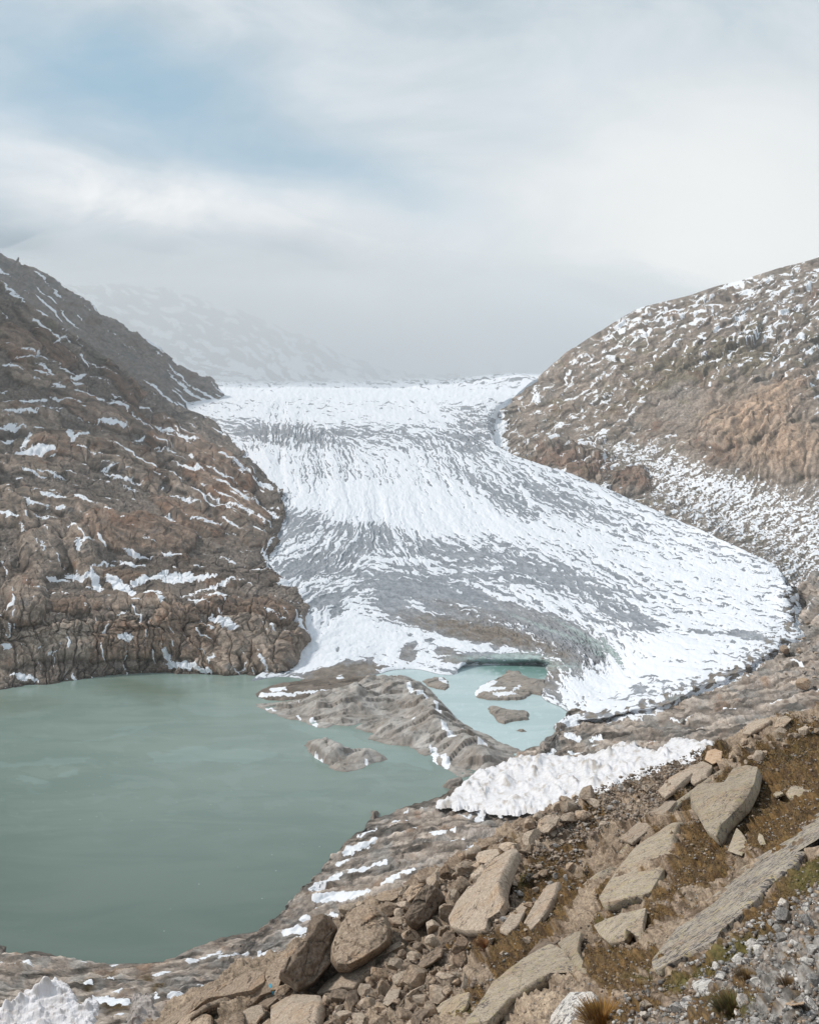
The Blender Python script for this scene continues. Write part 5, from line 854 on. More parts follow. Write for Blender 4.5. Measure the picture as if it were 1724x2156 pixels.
slabs = [
 ('rock_ledge','thin upright ledge above the start of the long narrow slab',[(1238,1832),(1250,1790),(1275,1752),(1292,1758),(1282,1800),(1262,1836)],M_TN,.25,.2,61,4,1),
 ('rock_ledge','brown ledge parallel to the pale blade of rock, on its gravel side',[(1306,1768),(1350,1728),(1400,1688),(1424,1690),(1384,1736),(1332,1778)],M_TN,.2,.1,62,4,1),
 ('rock_ledge','short rough ledge between gravel crest and the pale blade of rock',[(1385,1668),(1410,1640),(1450,1622),(1462,1634),(1432,1660),(1400,1682)],M_TN,.25,.2,63,4,1),
 ('rock_slab','low rough slab in the mossy gully left of the long narrow slab',[(1105,1950),(1130,1905),(1160,1870),(1182,1862),(1176,1895),(1148,1935),(1120,1965)],M_TN,.18,.1,64,4,1),
 ('rock_slab','broken slab low in the gully above the white cracked boulder',[(1052,1962),(1075,1930),(1100,1905),(1112,1915),(1095,1950),(1070,1972)],M_TN,.2,.1,65,4,1),
 ('rock_slab','long mossy slab at the bottom edge left of the low wide block',[(905,2150),(930,2115),(962,2098),(990,2092),(985,2120),(955,2160),(930,2175),(900,2175)],M_SL,.2,.2,66,4,1),
 ('rock_ledge','pale ledge at the upper right crest where the slope meets the bedrock',[(1563,1546),(1572,1528),(1608,1516),(1627,1520),(1606,1535),(1580,1548)],M_TN,.3,.4,51,4,0),
 ('boulder','small tan block right of the pale crest ledge',[(1629,1532),(1636,1512),(1655,1507),(1666,1514),(1650,1532)],M_TN,.4,.5,52,5,0),
 ('boulder','ochre block on the crest at the upper right tip of the fleece',[(1483,1600),(1488,1582),(1505,1577),(1520,1583),(1518,1602),(1500,1610)],M_OR,.4,.5,53,5,0),
 ('boulder','flat grey stone in the deep moss, left of a wider one',[(1618,1672),(1626,1662),(1645,1664),(1650,1674),(1634,1680)],M_SL,.3,.3,54,4,0),
 ('boulder','wide flat grey stone sunk in the deep moss at right',[(1655,1676),(1665,1662),(1700,1660),(1712,1672),(1695,1684),(1665,1686)],M_SL,.25,.2,55,4,0),
 ('boulder','little pointed stone with a shaded hollow, right of the upright pointed stone',[(1594,1768),(1597,1754),(1606,1760),(1612,1778),(1600,1780)],M_SL,.4,.5,56,5,0),
 ('boulder','weathered lump on the crest above the start of the pale blade of rock',[(1440,1640),(1452,1618),(1480,1606),(1500,1615),(1490,1640),(1462,1655)],M_TN,.3,.3,57,4,0),
 ('rock_slab','broad grey slab blotched with black and yellow lichen at right of the slope',[(1383,2036),(1403,2010),(1437,1961),(1456,1923),(1501,1871),(1561,1826),(1655,1762),(1724,1725),(1800,1690),(1810,1745),(1724,1792),(1677,1841),(1632,1878),(1602,1912),(1565,1945),(1527,1976),(1519,1998),(1452,2025),(1407,2051),(1388,2062)],M_LI,.10,0,1,3,0),
 ('rock_slab','smooth yellowish slab leaning in the moss, uphill of the lichen blotched slab',[(1268,1908),(1287,1875),(1309,1841),(1339,1803),(1369,1781),(1429,1747),(1444,1747),(1430,1785),(1429,1803),(1437,1807),(1414,1837),(1399,1856),(1377,1897),(1317,1912),(1279,1920)],M_SL,.13,0,2,3,0),
 ('rock_slab','long narrow tan slab running diagonally, left of the smooth yellowish slab',[(1152,1942),(1201,1886),(1257,1841),(1287,1826),(1309,1830),(1298,1845),(1257,1875),(1238,1912),(1231,1927),(1189,1968),(1182,1953)],M_SL,.16,0,3,3,0),
 ('rock_ledge','thin pale blade of rock climbing diagonally across the moss to the upper right',[(1275,1825),(1330,1765),(1420,1690),(1475,1650),(1530,1612),(1600,1566),(1612,1568),(1540,1626),(1480,1674),(1440,1712),(1370,1766),(1300,1828)],M_SL,.07,0,4,3,0),
 ('boulder','big rough tan block with a rounded foot, beside the diagonal blade of rock',[(1460,1683),(1475,1665),(1535,1662),(1548,1631),(1576,1623),(1602,1627),(1595,1661),(1576,1702),(1553,1725),(1527,1751),(1516,1777),(1490,1758),(1475,1728),(1460,1713)],M_SL,.30,.4,5,5,0),
 ('boulder','upright pointed grey stone with a dark shadow gap at its right foot',[(1531,1792),(1550,1743),(1562,1755),(1572,1770),(1572,1788),(1561,1803)],M_SL,.3,.7,6,5,0),
 ('boulder','tall cracked stone with a narrow top between the moss and lichen slab',[(1467,1886),(1475,1863),(1493,1848),(1497,1818),(1516,1796),(1527,1841),(1505,1871),(1486,1886)],M_SL,.2,.3,7,5,0),
 ('boulder','yellow green boulder with broken lower edge under the smooth yellowish slab',[(1251,1952),(1272,1942),(1317,1927),(1362,1916),(1355,1953),(1358,1976),(1351,1987),(1332,1968),(1317,1987),(1287,1991),(1264,1972)],M_SL,.25,.4,8,5,0),
 ('boulder','flat topped triangular grey boulder right of the yellow green boulder',[(1360,1942),(1369,1931),(1400,1925),(1429,1927),(1426,1946),(1407,1961),(1381,1982),(1366,1965)],M_SL,.3,.5,9,5,0),
 ('rock_slab','low wide block with pale lower face beside the small snow patch',[(1068,2060),(1084,2047),(1097,2034),(1136,2011),(1162,1998),(1187,2009),(1211,2042),(1223,2060),(1187,2063),(1154,2076),(1110,2101),(1080,2119),(1053,2143),(1030,2165),(981,2170),(1010,2130),(1038,2091)],M_SL,.2,.2,10,4,1),
 ('rock_slab','fractured slab with jagged right edge above the low wide block',[(1185,2003),(1177,1990),(1211,1967),(1226,1965),(1221,1988),(1221,2009),(1239,2040),(1239,2055),(1221,2055),(1203,2034)],M_SL,.2,.2,11,4,1),
 ('boulder','dark mottled hump at the lower end of the long narrow slab',[(1110,2022),(1141,1988),(1156,1957),(1187,1962),(1190,1975),(1162,1998),(1133,2014)],M_DK,.3,.2,12,5,0),
 ('boulder','white speckled granite boulder at the bottom edge left of the orange tuft',[(1165,2150),(1187,2117),(1208,2094),(1252,2094),(1260,2107),(1239,2137),(1226,2175),(1165,2180)],M_WH,.4,.4,13,6,0),
 ('rock_slab','large domed tan outcrop split by two dark cracks beside the rubble',[(949,1939),(963,1913),(994,1882),(1007,1880),(1033,1846),(1060,1815),(1090,1793),(1096,1800),(1082,1833),(1071,1862),(1066,1885),(1069,1908),(1053,1931),(1033,1944),(1028,1965),(1007,1967),(979,1967),(955,1960)],M_TN,.3,.3,14,5,4),
 ('boulder','white cracked boulder tapering downward in the moss below the domed outcrop',[(1025,2024),(1033,1988),(1028,1978),(1053,1970),(1066,1988),(1058,1998),(1038,2027)],M_WH,.35,.5,15,5,0),
 ('boulder','arched brown rock rim curving over dark moss',[(982,2045),(986,2024),(1000,2010),(1027,2000),(1026,2012),(1006,2022),(996,2034),(990,2048)],M_TN,.3,.3,31,4,0),
 ('boulder','thin upright sliver of stone below the arched rock',[(963,2105),(972,2072),(978,2047),(984,2062),(980,2092)],M_TN,.4,.6,32,4,0),
 ('rock_slab','pale brown slab beneath the rounded giant boulder, running up to the right',[(667,2096),(690,2070),(716,2051),(776,2017),(843,1985),(855,1991),(791,2025),(787,2040),(746,2085),(727,2081),(678,2094)],M_TN,.22,.2,19,5,0),
 ('rock_slab','wide flat slab streaked pink and grey at the bottom edge',[(573,2126),(603,2107),(640,2102),(678,2103),(686,2130),(670,2170),(573,2175)],M_TN,.3,.3,20,5,0),
 ('rock_slab','flat rear slab the tall leaning boulder rests against',[(560,2047),(581,2021),(620,1998),(650,1981),(640,2010),(592,2063),(585,2085),(570,2084),(560,2062)],M_BR,.25,.5,17,5,0),
 ('boulder','tall dark leaning boulder with a sharp edge, leftmost of the giant boulders',[(588,2063),(615,2022),(645,1986),(651,1958),(663,1936),(680,1929),(694,1934),(712,1958),(700,1984),(698,2028),(661,2072),(627,2088),(611,2075)],M_DK,1.0,.75,16,2,0),
 ('boulder','rounded giant boulder with orange stained lower face beside the leaning boulder',[(698,2030),(699,2000),(706,1978),(722,1950),(745,1919),(765,1910),(792,1914),(815,1935),(826,1965),(822,1990),(800,2012),(770,2032),(740,2048),(712,2047)],M_BR,.7,.7,18,4,0),
 ('boulder','angular pointed boulder with dark right face, uphill of the giant boulders',[(853,1942),(855,1927),(877,1890),(896,1867),(912,1870),(926,1878),(939,1897),(922,1916),(903,1942),(880,1957),(866,1955)],M_DK,.9,.7,21,2,0),
 ('boulder','cube like pale block standing right of the angular pointed boulder',[(924,1908),(935,1903),(950,1904),(958,1916),(953,1935),(945,1950),(926,1946)],M_TN,.5,.8,22,5,0),
 ('boulder','orange brown rock wedged behind the angular pointed boulder',[(850,1882),(862,1867),(880,1861),(892,1867),(877,1888),(860,1901)],M_BR,.4,.6,23,5,0),
 ('boulder','short peaked boulder above the rounded giant boulder',[(772,1908),(776,1895),(791,1884),(803,1893),(812,1903),(806,1912),(785,1913)],M_BR,.5,.7,24,5,0),
 ('boulder','flat wide brown boulder on the shore side of the rubble crest',[(787,1892),(798,1880),(815,1875),(838,1877),(838,1890),(825,1897),(805,1898)],M_BR,.4,.6,25,5,0),
 ('boulder','wide loaf shaped boulder on the crest below the last snow patch',[(1001,1806),(1008,1795),(1025,1790),(1046,1788),(1052,1798),(1040,1811),(1020,1818),(1005,1815)],M_TN,.4,.6,26,5,0),
 ('boulder','large tan boulder on the crest just below the fleece field',[(1130,1746),(1133,1728),(1148,1718),(1168,1714),(1178,1722),(1172,1740),(1155,1756),(1140,1755)],M_TN,.45,.6,27,5,0),
 ('boulder','upright rounded boulder on the crest at the lower fleece edge',[(1216,1688),(1216,1680),(1226,1677),(1238,1682),(1242,1695),(1238,1709),(1226,1706)],M_BR,.5,.7,28,5,0),
 ('boulder','dark wedge boulder between the slabs below the rounded giant boulder',[(871,2046),(886,2025),(903,2008),(925,1996),(935,1998),(930,2015),(905,2034),(885,2045)],M_DK,.5,.5,29,4,0),
 ('boulder','tall peaked tan stone low in the rubble',[(804,2113),(815,2092),(830,2072),(845,2080),(838,2100),(817,2119)],M_TN,.4,.6,30,5,0),
 ('boulder','long sloping tan stone right of the tall peaked stone',[(838,2120),(850,2100),(866,2085),(897,2071),(884,2099),(858,2119)],M_TN,.4,.6,33,5,0),
 ('rock_ledge','long layered brown ledge falling to the bottom left of the slope',[(325,2170),(355,2148),(389,2124),(424,2096),(473,2075),(515,2054),(545,2046),(560,2055),(562,2070),(534,2089),(487,2098),(440,2112),(393,2140),(358,2170)],M_BR,.22,.2,34,6,2),
 ('rock_ledge','grooved brown rock lying below the long layered ledge',[(400,2142),(430,2118),(464,2105),(501,2096),(512,2101),(500,2113),(473,2133),(445,2142),(410,2156)],M_BR,.3,.3,35,6,0),
 ('boulder','orange brown block wedged left of the light rounded prop stone',[(506,2110),(520,2094),(546,2078),(572,2064),(584,2070),(586,2088),(560,2097),(543,2115),(527,2124),(508,2119)],M_BR,.35,.4,36,4,0),
 ('boulder','shadowed dark stone under the orange brown wedged block',[(541,2106),(556,2094),(580,2090),(587,2105),(566,2124),(548,2124)],M_DK,.4,.2,37,4,0),
 ('boulder','light angular block below the orange brown wedged block',[(513,2130),(530,2120),(553,2115),(559,2136),(541,2158),(515,2158)],M_TN,.45,.5,38,5,0),
 ('boulder','brown block with a vertical side at the bottom edge, left of the light block',[(483,2145),(495,2134),(511,2130),(516,2145),(515,2175),(483,2175)],M_BR,.45,.6,39,5,0),
 ('boulder','rounded brown boulder at the very bottom, right of the layered ledge',[(446,2165),(452,2150),(464,2143),(482,2148),(485,2160),(480,2175),(450,2178)],M_BR,.45,.6,40,5,0),
 ('boulder','long brown rock along the bottom edge below the grooved rock',[(360,2175),(385,2150),(421,2135),(448,2143),(447,2160),(430,2178)],M_BR,.35,.4,41,5,0),
 ('boulder','light rounded stone propping the foot of the leaning boulder',[(577,2094),(584,2077),(600,2073),(615,2080),(620,2093),(612,2105),(590,2108)],M_TN,.5,.6,42,5,0),
 ('boulder','orange pink flat stone on the gravel at bottom right',[(1637,2108),(1655,2095),(1672,2086),(1686,2095),(1696,2105),(1690,2115),(1665,2118),(1650,2114)],M_OR,.35,.5,43,5,0),
 ('boulder','pale wedge of granite at the lower tip of the lichen blotched slab',[(1400,2066),(1420,2050),(1438,2038),(1458,2034),(1466,2048),(1452,2062),(1428,2076)],M_WH,.3,.3,44,5,0),
 ('boulder','grey white block with yellow lichen beside the lower grass tuft',[(1457,2078),(1470,2068),(1500,2066),(1512,2074),(1512,2090),(1490,2098),(1465,2092)],M_WH,.4,.4,45,5,0),
 ('boulder','low grey stone bar left of the lower grass tuft',[(1345,2116),(1370,2098),(1400,2086),(1420,2082),(1432,2092),(1418,2108),(1390,2118),(1360,2122)],M_SL,.3,.3,46,5,0),
 ('boulder','white quartz like block just left of the lower grass tuft',[(1430,2112),(1436,2100),(1450,2096),(1460,2108),(1458,2124),(1452,2134),(1438,2122)],M_WH,.4,.5,47,5,0),
]
EXTRA = {1: dict(lift=1.1), 5: dict(lift=.7), 2: dict(lift=1.6), 3: dict(lift=1.6), 4: dict(lift=2.0), 10: dict(lift=.8), 11: dict(lift=.9), 54: dict(lift=.9), 55: dict(lift=.9), 64: dict(lift=1), 65: dict(lift=1), 9: dict(lift=.8), 16: dict(lift=.3, ridge=(-56, 1.5, .5, -.16)), 21: dict(lift=.7, ridge=(-56, 1.5, .5, -.08)), 18: dict(ridge=(-78, 1.0, .3, .12)), 36: dict(ridge=(-30, .6, .5, 0)), 29: dict(ridge=(-45, 1.2, .2, 0))}
occupied = []
for nm, lab, ol, mt, th, st, sd, fc, ck in slabs:
    kw = EXTRA.get(sd, {})
    ob = outline_rock(nm, lab, ol, mt, th, st, sd, fc, cat='boulder' if nm == 'boulder' else 'rock slab' if nm == 'rock_slab' else 'rock ledge', group={'rock_slab': G_SL, 'rock_ledge': 'rock ledges on the near slope'}.get(nm, G_BB), cracks=ck, **kw)
    occupied.append(ol)
    if sd == 36: PAINTED = ob
# blue and yellow trail mark painted on the end of the block, pressed onto its surface
def paint():
    dg = bpy.context.evaluated_depsgraph_get(); eye = Vector((0, 0, H)); first = [True]
    def ray(u, v):
        d = Vector(((u-CU)/F, 1, -(v-CV)/F)).normalized(); ok, loc, nor, _, ob, _ = S.ray_cast(dg, eye, d)
        return (loc-d*.03, ob) if ok else (None, None)
    for nm, pts, colr in [('blue_paint', [(567,2070),(572,2072),(573,2078),(569,2080),(566,2076)], (.02, .17, .25)), ('yellow_paint', [(568,2080),(573,2078),(577,2083),(577,2087),(571,2085)], (.55, .33, .05)), ('blue_paint', [(571,2086),(577,2088),(581,2083),(583,2089),(580,2094),(574,2094)], (.02, .17, .25))]:
        o = ray(sum(q[0] for q in pts)/len(pts), sum(q[1] for q in pts)/len(pts))[1]
        if o is None or 'category' not in o: continue
        o = bpy.data.objects[o.name]; inv = o.matrix_world.inverted(); P = [ray(*q)[0] for q in pts]
        if any(x is None for x in P): continue
        c0 = sum(P, Vector())/len(P)
        if max((x-c0).length for x in P) > 1.2: P = [Vector(((q[0]-CU)/F*c0.y, c0.y, H-(q[1]-CV)/F*c0.y)) for q in pts]
        P = [inv@x for x in P]
        if first[0]: o['label'] = o['label']+', with blue and yellow paint'; first[0] = False
        me = bpy.data.meshes.new(nm); bm = bmesh.new(); a = [bm.verts.new(x) for x in P]; f = bm.faces.new(a)
        ex = bmesh.ops.extrude_face_region(bm, geom=[f]); vs = [g for g in ex['geom'] if isinstance(g, bmesh.types.BMVert)]
        bmesh.ops.translate(bm, verts=vs, vec=(0, -.02, .004)); bm.to_mesh(me); bm.free()
        m = bpy.data.materials.new(nm); nt, N, L, b = nodes(m); b.inputs['Roughness'].default_value = .6
        L.new(nmix(nt, nramp(nt, nnoise(nt, 9, 4, .6, N.new('ShaderNodeNewGeometry').outputs[0]).outputs[0], .45, .65), colr, tuple(min(1, c*1.6+.03) for c in colr)), b.inputs['Base Color'])
        me.materials.append(m); q = bpy.data.objects.new(nm, me); COL.objects.link(q); q.parent = o
bpy.context.view_layer.update(); paint()

# boulder shapes, copied over the rubble
def boulder_mesh(seed, squash=(1, .8, .7), sub=3, npl=9):
    rs = np.random.RandomState(seed); bm = bmesh.new(); bmesh.ops.create_icosphere(bm, subdivisions=sub, radius=1)
    V = np.array([v.co[:] for v in bm.verts]); n = rs.normal(size=(npl, 3)); n /= np.linalg.norm(n, axis=1, keepdims=True); d = rs.uniform(.62, .98, npl)
    k = V@n.T; r = np.where(k > .05, d/np.maximum(k, .05), 9); r = -np.log(np.exp(-r*70).sum(1))/70; r = np.minimum(r, 1.25)
    r = r*(1+.035*fbm(V[:, 0]*2+seed, V[:, 1]*2+V[:, 2]*1.7, 3, seed))
    V = V*r[:, None]*np.array(squash)
    for v, c in zip(bm.verts, V): v.co = c
    me = bpy.data.meshes.new('boulder'); bm.to_mesh(me); bm.free(); return me
rs = np.random.RandomState(5)
PROTO = {}
for key, mt in (('br', M_BR), ('tn', M_TN), ('gy', M_GY), ('wh', M_WH), ('dk', M_DK)):
    PROTO[key] = []
    for i in range(6):
        me = boulder_mesh(100+i*7+len(key), (1, rs.uniform(.7, .95), rs.uniform(.55, .85)), sub=4); me.materials.append(mt); PROTO[key].append(me)
placed = []
def put(name, u, v, size, key, lab, cat, group, D=DF, sink=.25, asp=None, extra=0):
    Y = float(depth_at(D, [u], [v+size*.35])[0]); c = PY(u, v, Y); s = size*.5*Y/F*1.12
    o = bpy.data.objects.new(name, PROTO[key][rs.randint(6)]); COL.objects.link(o)
    o.location = (c[0], c[1]+s*.35, c[2]-s*sink*.3); o.rotation_euler = (rs.uniform(-.5, .5), rs.uniform(-.5, .5), rs.uniform(0, 6.28))
    a = asp or rs.uniform(.75, 1.0); o.scale = (s, s*a, s*rs.uniform(.8, 1.05)); tag(o, lab, cat, group, 'thing'); placed.append((u, v, size)); return o
def inpoly(pl, u, v): return sd_poly(pl, np.array([u]), np.array([v]))[0] > 0
def clear(u, v, s, k=.37):
    for (a, b, c) in placed:
        if (u-a)**2+(v-b)**2 < (k*(s+c))**2: return False
    for ol in occupied:
        if abs(ol[0][0]-u) < 260 and sd_poly(ol, np.array([u]), np.array([v]))[0] > -s*.28: return False
    return True
zones = [
 ([(700,1925),(840,1875),(1000,1792),(1160,1695),(1240,1665),(1262,1700),(1180,1745),(1100,1800),(1040,1840),(960,1905),(940,1960),(860,1990),(800,1935)], 125, (15, 42), ('tn', 'tn', 'br'), 'boulder', 'in the rubble along the crest above the shore', 'boulders in the rubble along the crest'),
 ([(620,2105),(700,2090),(790,2040),(860,2000),(960,1960),(1000,2010),(960,2080),(900,2160),(620,2165)], 115, (14, 46), ('br', 'tn', 'br', 'dk'), 'boulder', 'in the stones below the giant boulders', 'boulders below the giant boulders'),
 ([(1180,1700),(1320,1640),(1420,1605),(1400,1680),(1270,1760),(1160,1800)], 26, (9, 20), ('tn', 'gy'), 'stone', 'on the gravel crest below the fleece', 'stones on the gravel crest'),
 ([(1400,1640),(1480,1592),(1600,1545),(1724,1500),(1724,1540),(1560,1610),(1440,1680)], 24, (9, 24), ('tn', 'br', 'tn'), 'stone', '', 'stones along the upper crest'),
 ([(1060,1850),(1200,1790),(1290,1790),(1180,1900),(1110,1990),(960,2150),(880,2160),(1010,1990)], 46, (8, 20), ('tn', 'br', 'gy'), 'stone', '', 'stones in the mossy gully'),
 ([(1440,2060),(1560,1960),(1730,1850),(1730,2160),(1300,2160),(1330,2120)], 95, (11, 36), ('wh', 'gy', 'gy', 'wh'), 'stone', 'on the gravel in the bottom right corner', 'stones on the near gravel'),
]
szn = lambda s, r: 'small' if s < r[0]+(r[1]-r[0])*.33 else ('medium sized' if s < r[0]+(r[1]-r[0])*.66 else 'large')
tone = {'br': 'brown', 'tn': 'tan', 'gy': 'grey', 'wh': 'whitish', 'dk': 'dark brown'}
LM = [(1500,1592,'the ochre crest block'),(1595,1530,'the pale crest ledge'),(1680,1670,'the flat stone in the deep moss'),(1350,1960,'the flat topped triangular boulder'),(1230,1890,'the long narrow slab'),(1140,2060,'the low wide block'),(990,2030,'the arched rock'),(650,2010,'the tall leaning boulder'),(760,1980,'the rounded giant boulder'),(895,1915,'the angular pointed boulder'),(1020,1890,'the domed tan outcrop'),(1150,1735,'the large tan crest boulder'),(1228,1693,'the upright crest boulder'),(1025,1803,'the loaf shaped boulder'),(903,2020,'the dark wedge boulder'),(825,2095,'the tall peaked stone'),(630,2135,'the pink streaked slab'),(1487,2110,'the lower grass tuft'),(1667,2102,'the orange pink stone'),(1600,1950,'the lichen blotched slab'),(1340,1650,'the fleece edge'),(941,1925,'the cube like pale block'),(730,2050,'the slab under the giant boulder'),(1210,2140,'the white speckled boulder'),(1535,2120,'the green grass tuft'),(1045,2000,'the white cracked boulder')]
def where(u, v):
    d = min(LM, key=lambda q: (q[0]-u)**2+(q[1]-v)**2); dx, dy = u-d[0], v-d[1]
    w = ('right of' if dx > 0 else 'left of') if abs(dx) > abs(dy) else ('below' if dy > 0 else 'above'); return w+' '+d[2]
USED = {}
for pl, n, rg, keys, nm, _, grp in zones:
    p = np.array(pl, float); sizes = sorted([rg[0]+(rg[1]-rg[0])*rs.rand()**2.2 for _ in range(n)], reverse=True)
    for s in sizes:
        for _ in range(60):
            u = rs.uniform(p[:, 0].min(), p[:, 0].max()); v = rs.uniform(p[:, 1].min(), p[:, 1].max())
            if inpoly(pl, u, v) and clear(u, v, s):
                k = keys[rs.randint(len(keys))]; sh = ('angular', 'blocky', 'rounded')[rs.randint(3)]
                lb = f'{szn(s, rg)} {sh} {tone[k]} {nm} {where(u, v)}'
                if USED.setdefault(lb, grp) != grp: lb = lb.replace('boulder', 'boulder in the lower stones', 1)
                put(nm, u, v, s, k, lb, nm, grp); break
# boulders strewn at the glacier's right margin
for i in range(34):
    t = rs.rand(); u = 1640+50*rs.rand()+40*t; v = 1215+190*t+rs.uniform(-8, 8)
    if rs.rand() < .3: u, v = 1640+rs.uniform(0, 80), 1390+rs.uniform(-30, 50)
    put('stone', u, v, rs.uniform(4, 11), ('br', 'tn', 'gy')[rs.randint(3)], 'one of the small boulders strewn along the right margin of the glacier', 'stone', 'stones along the glacier margin', D=DE)
put('boulder', 1655, 1368, 34, 'br', 'long reddish boulder at the right tip of the glacier lobe', 'boulder', 'boulders by the glacier tip', D=DE, asp=.6)
put('boulder', 1690, 1441, 36, 'br', 'squat dark brown boulder on the bedrock right of the glacier tip', 'boulder', 'boulders by the glacier tip', D=DE, asp=.8)
put('boulder', 1437, 1517, 15, 'gy', 'small snow topped boulder on the streaked bedrock above the fleece', 'boulder', 'boulders by the glacier tip', D=DE)

# gravel: everything smaller, as one mass
def gravel():
    bm = bmesh.new(); bmesh.ops.create_icosphere(bm, subdivisions=1, radius=1); V0 = np.array([v.co[:] for v in bm.verts]); F0 = np.array([[v.index for v in f.verts] for f in bm.faces]); bm.free()
    Vs, Fs, Cs, k = [], [], [], 0
    def add(n, uf, rng_, pal, D=DF, mossrej=.6):
        nonlocal k
        R = np.random.RandomState(n)
        for u, v in uf(n, R):
            s = rng_[0]+(rng_[1]-rng_[0])*R.rand()**3
            Y = float(depth_at(D, [u], [v])[0]); c = np.array(PY(u, v, Y)); m = s*.5*Y/F
            A = V0*(1+.28*R.uniform(-1, 1, (12, 1)))*np.array([1, R.uniform(.6, 1), R.uniform(.5, .8)])*m
            a = R.uniform(0, 6.28); ca, sa = math.cos(a), math.sin(a); A = A@np.array([[ca, sa, 0], [-sa, ca, 0], [0, 0, 1]])
            Vs.append(A+c+np.array([0, 0, m*.15])); Fs.append(F0+k); k += 12; Cs.append(np.tile(np.array(pal[R.randint(len(pal))])*R.uniform(.7, 1.2), (12, 1)))
    def uni(pl):
        p = np.array(pl, float)
        def f(n, R):
            u = R.uniform(p[:, 0].min(), p[:, 0].max(), n*4); v = R.uniform(p[:, 1].min(), p[:, 1].max(), n*4); ok = sd_poly(pl, u, v) > 0
            for ol in occupied: ok &= sd_poly(ol, u, v) < -1
            return list(zip(u[ok], v[ok]))[:n]
        return f
    tan = [(.30,.24,.19),(.26,.20,.155),(.35,.29,.24),(.22,.17,.135)]; grey = [(.27,.26,.25),(.36,.345,.33),(.19,.18,.17),(.44,.42,.40),(.30,.225,.165),(.13,.12,.115),(.22,.18,.15)]
    add(5200, uni([(1400,2060),(1560,1950),(1740,1840),(1740,2190),(1150,2190),(1250,2120)]), (3, 15), grey)
    add(2600, uni([(690,1935),(840,1880),(1000,1795),(1160,1700),(1330,1625),(1420,1600),(1400,1690),(1250,1780),(1100,1850),(960,1960),(860,2000),(760,2060),(640,2110),(620,2160),(940,2165),(1010,2050),(950,1970)]), (3, 12), tan)
    add(2400, uni([(1160,1700),(1340,1630),(1420,1600),(1480,1570),(1470,1640),(1330,1740),(1180,1830),(1100,1860)]), (2.5, 8), tan+grey[:1])
    add(2600, uni([(960,1960),(1100,1850),(1250,1780),(1480,1640),(1724,1500),(1740,1840),(1400,2060),(1150,2180),(900,2180)]), (2, 9), tan+grey[:1])
    V = np.vstack(Vs); Fc = np.vstack(Fs); C_ = np.vstack(Cs)
    mat = bpy.data.materials.new('gravel'); nt, N, L, b = nodes(mat); ac = N.new('ShaderNodeAttribute'); ac.attribute_name = 'col'
    n = nnoise(nt, 18, 4, .7, N.new('ShaderNodeNewGeometry').outputs[0]); L.new(nmix(nt, 1.0, ac.outputs['Color'], nmix(nt, nramp(nt, n.outputs[0], .35, .65), (.65, .65, .65), (1.25, 1.25, 1.25)), 'MULTIPLY'), b.inputs['Base Color']); b.inputs['Roughness'].default_value = .9
    o = mesh_obj('gravel', V, Fc, mat, smooth=False, attrs={'col': C_}); tag(o, 'loose gravel and small stones scattered over the near slope', 'gravel', kind='stuff')
gravel()

# =================================================================== MOSS AND GRASS
def blades(name, pts, hgt, pal, width=.25, lean=.5, seed=1):
    """pts: N x 3 roots, hgt: N heights; one curved triangle pair per blade"""
    R = np.random.RandomState(seed); n = len(pts); a = R.uniform(0, 6.28, n); l = R.uniform(.2, 1, n)*lean
    w = hgt*width*.5; side = np.stack([np.cos(a+1.57), np.sin(a+1.57), 0*a], -1)*w[:, None]; out = np.stack([np.cos(a), np.sin(a), 0*a], -1)*(hgt*l)[:, None]
    up = np.stack([0*a, 0*a, hgt], -1)
    p0, p1 = pts-side, pts+side; p2 = pts+up*.6+out*.35+side*.7; p3 = pts+up*.6+out*.35-side*.7; p4 = pts+up+out
    V = np.stack([p0, p1, p2, p3, p4], 1).reshape(-1, 3); b = (np.arange(n)*5)[:, None]
    f = np.vstack([b+[0, 1, 2], b+[0, 2, 3], b+[3, 2, 4]])
    c = np.array(pal)[R.randint(len(pal), size=n)]*R.uniform(.65, 1.3, (n, 1)); C_ = np.repeat(c, 5, 0)
    return V, f, C_
GM = bpy.data.materials.new('grass_blades'); _nt, _N, _L, _b = nodes(GM); _a = _N.new('ShaderNodeAttribute'); _a.attribute_name = 'col'; _L.new(_a.outputs['Color'], _b.inputs['Base Color']); _b.inputs['Roughness'].default_value = .8
OCH = [(.15,.085,.032),(.20,.12,.042),(.10,.058,.026),(.24,.165,.065),(.07,.046,.024),(.13,.10,.035)]; GRN = [(.10,.10,.02),(.14,.13,.03),(.07,.08,.02),(.20,.17,.05)]
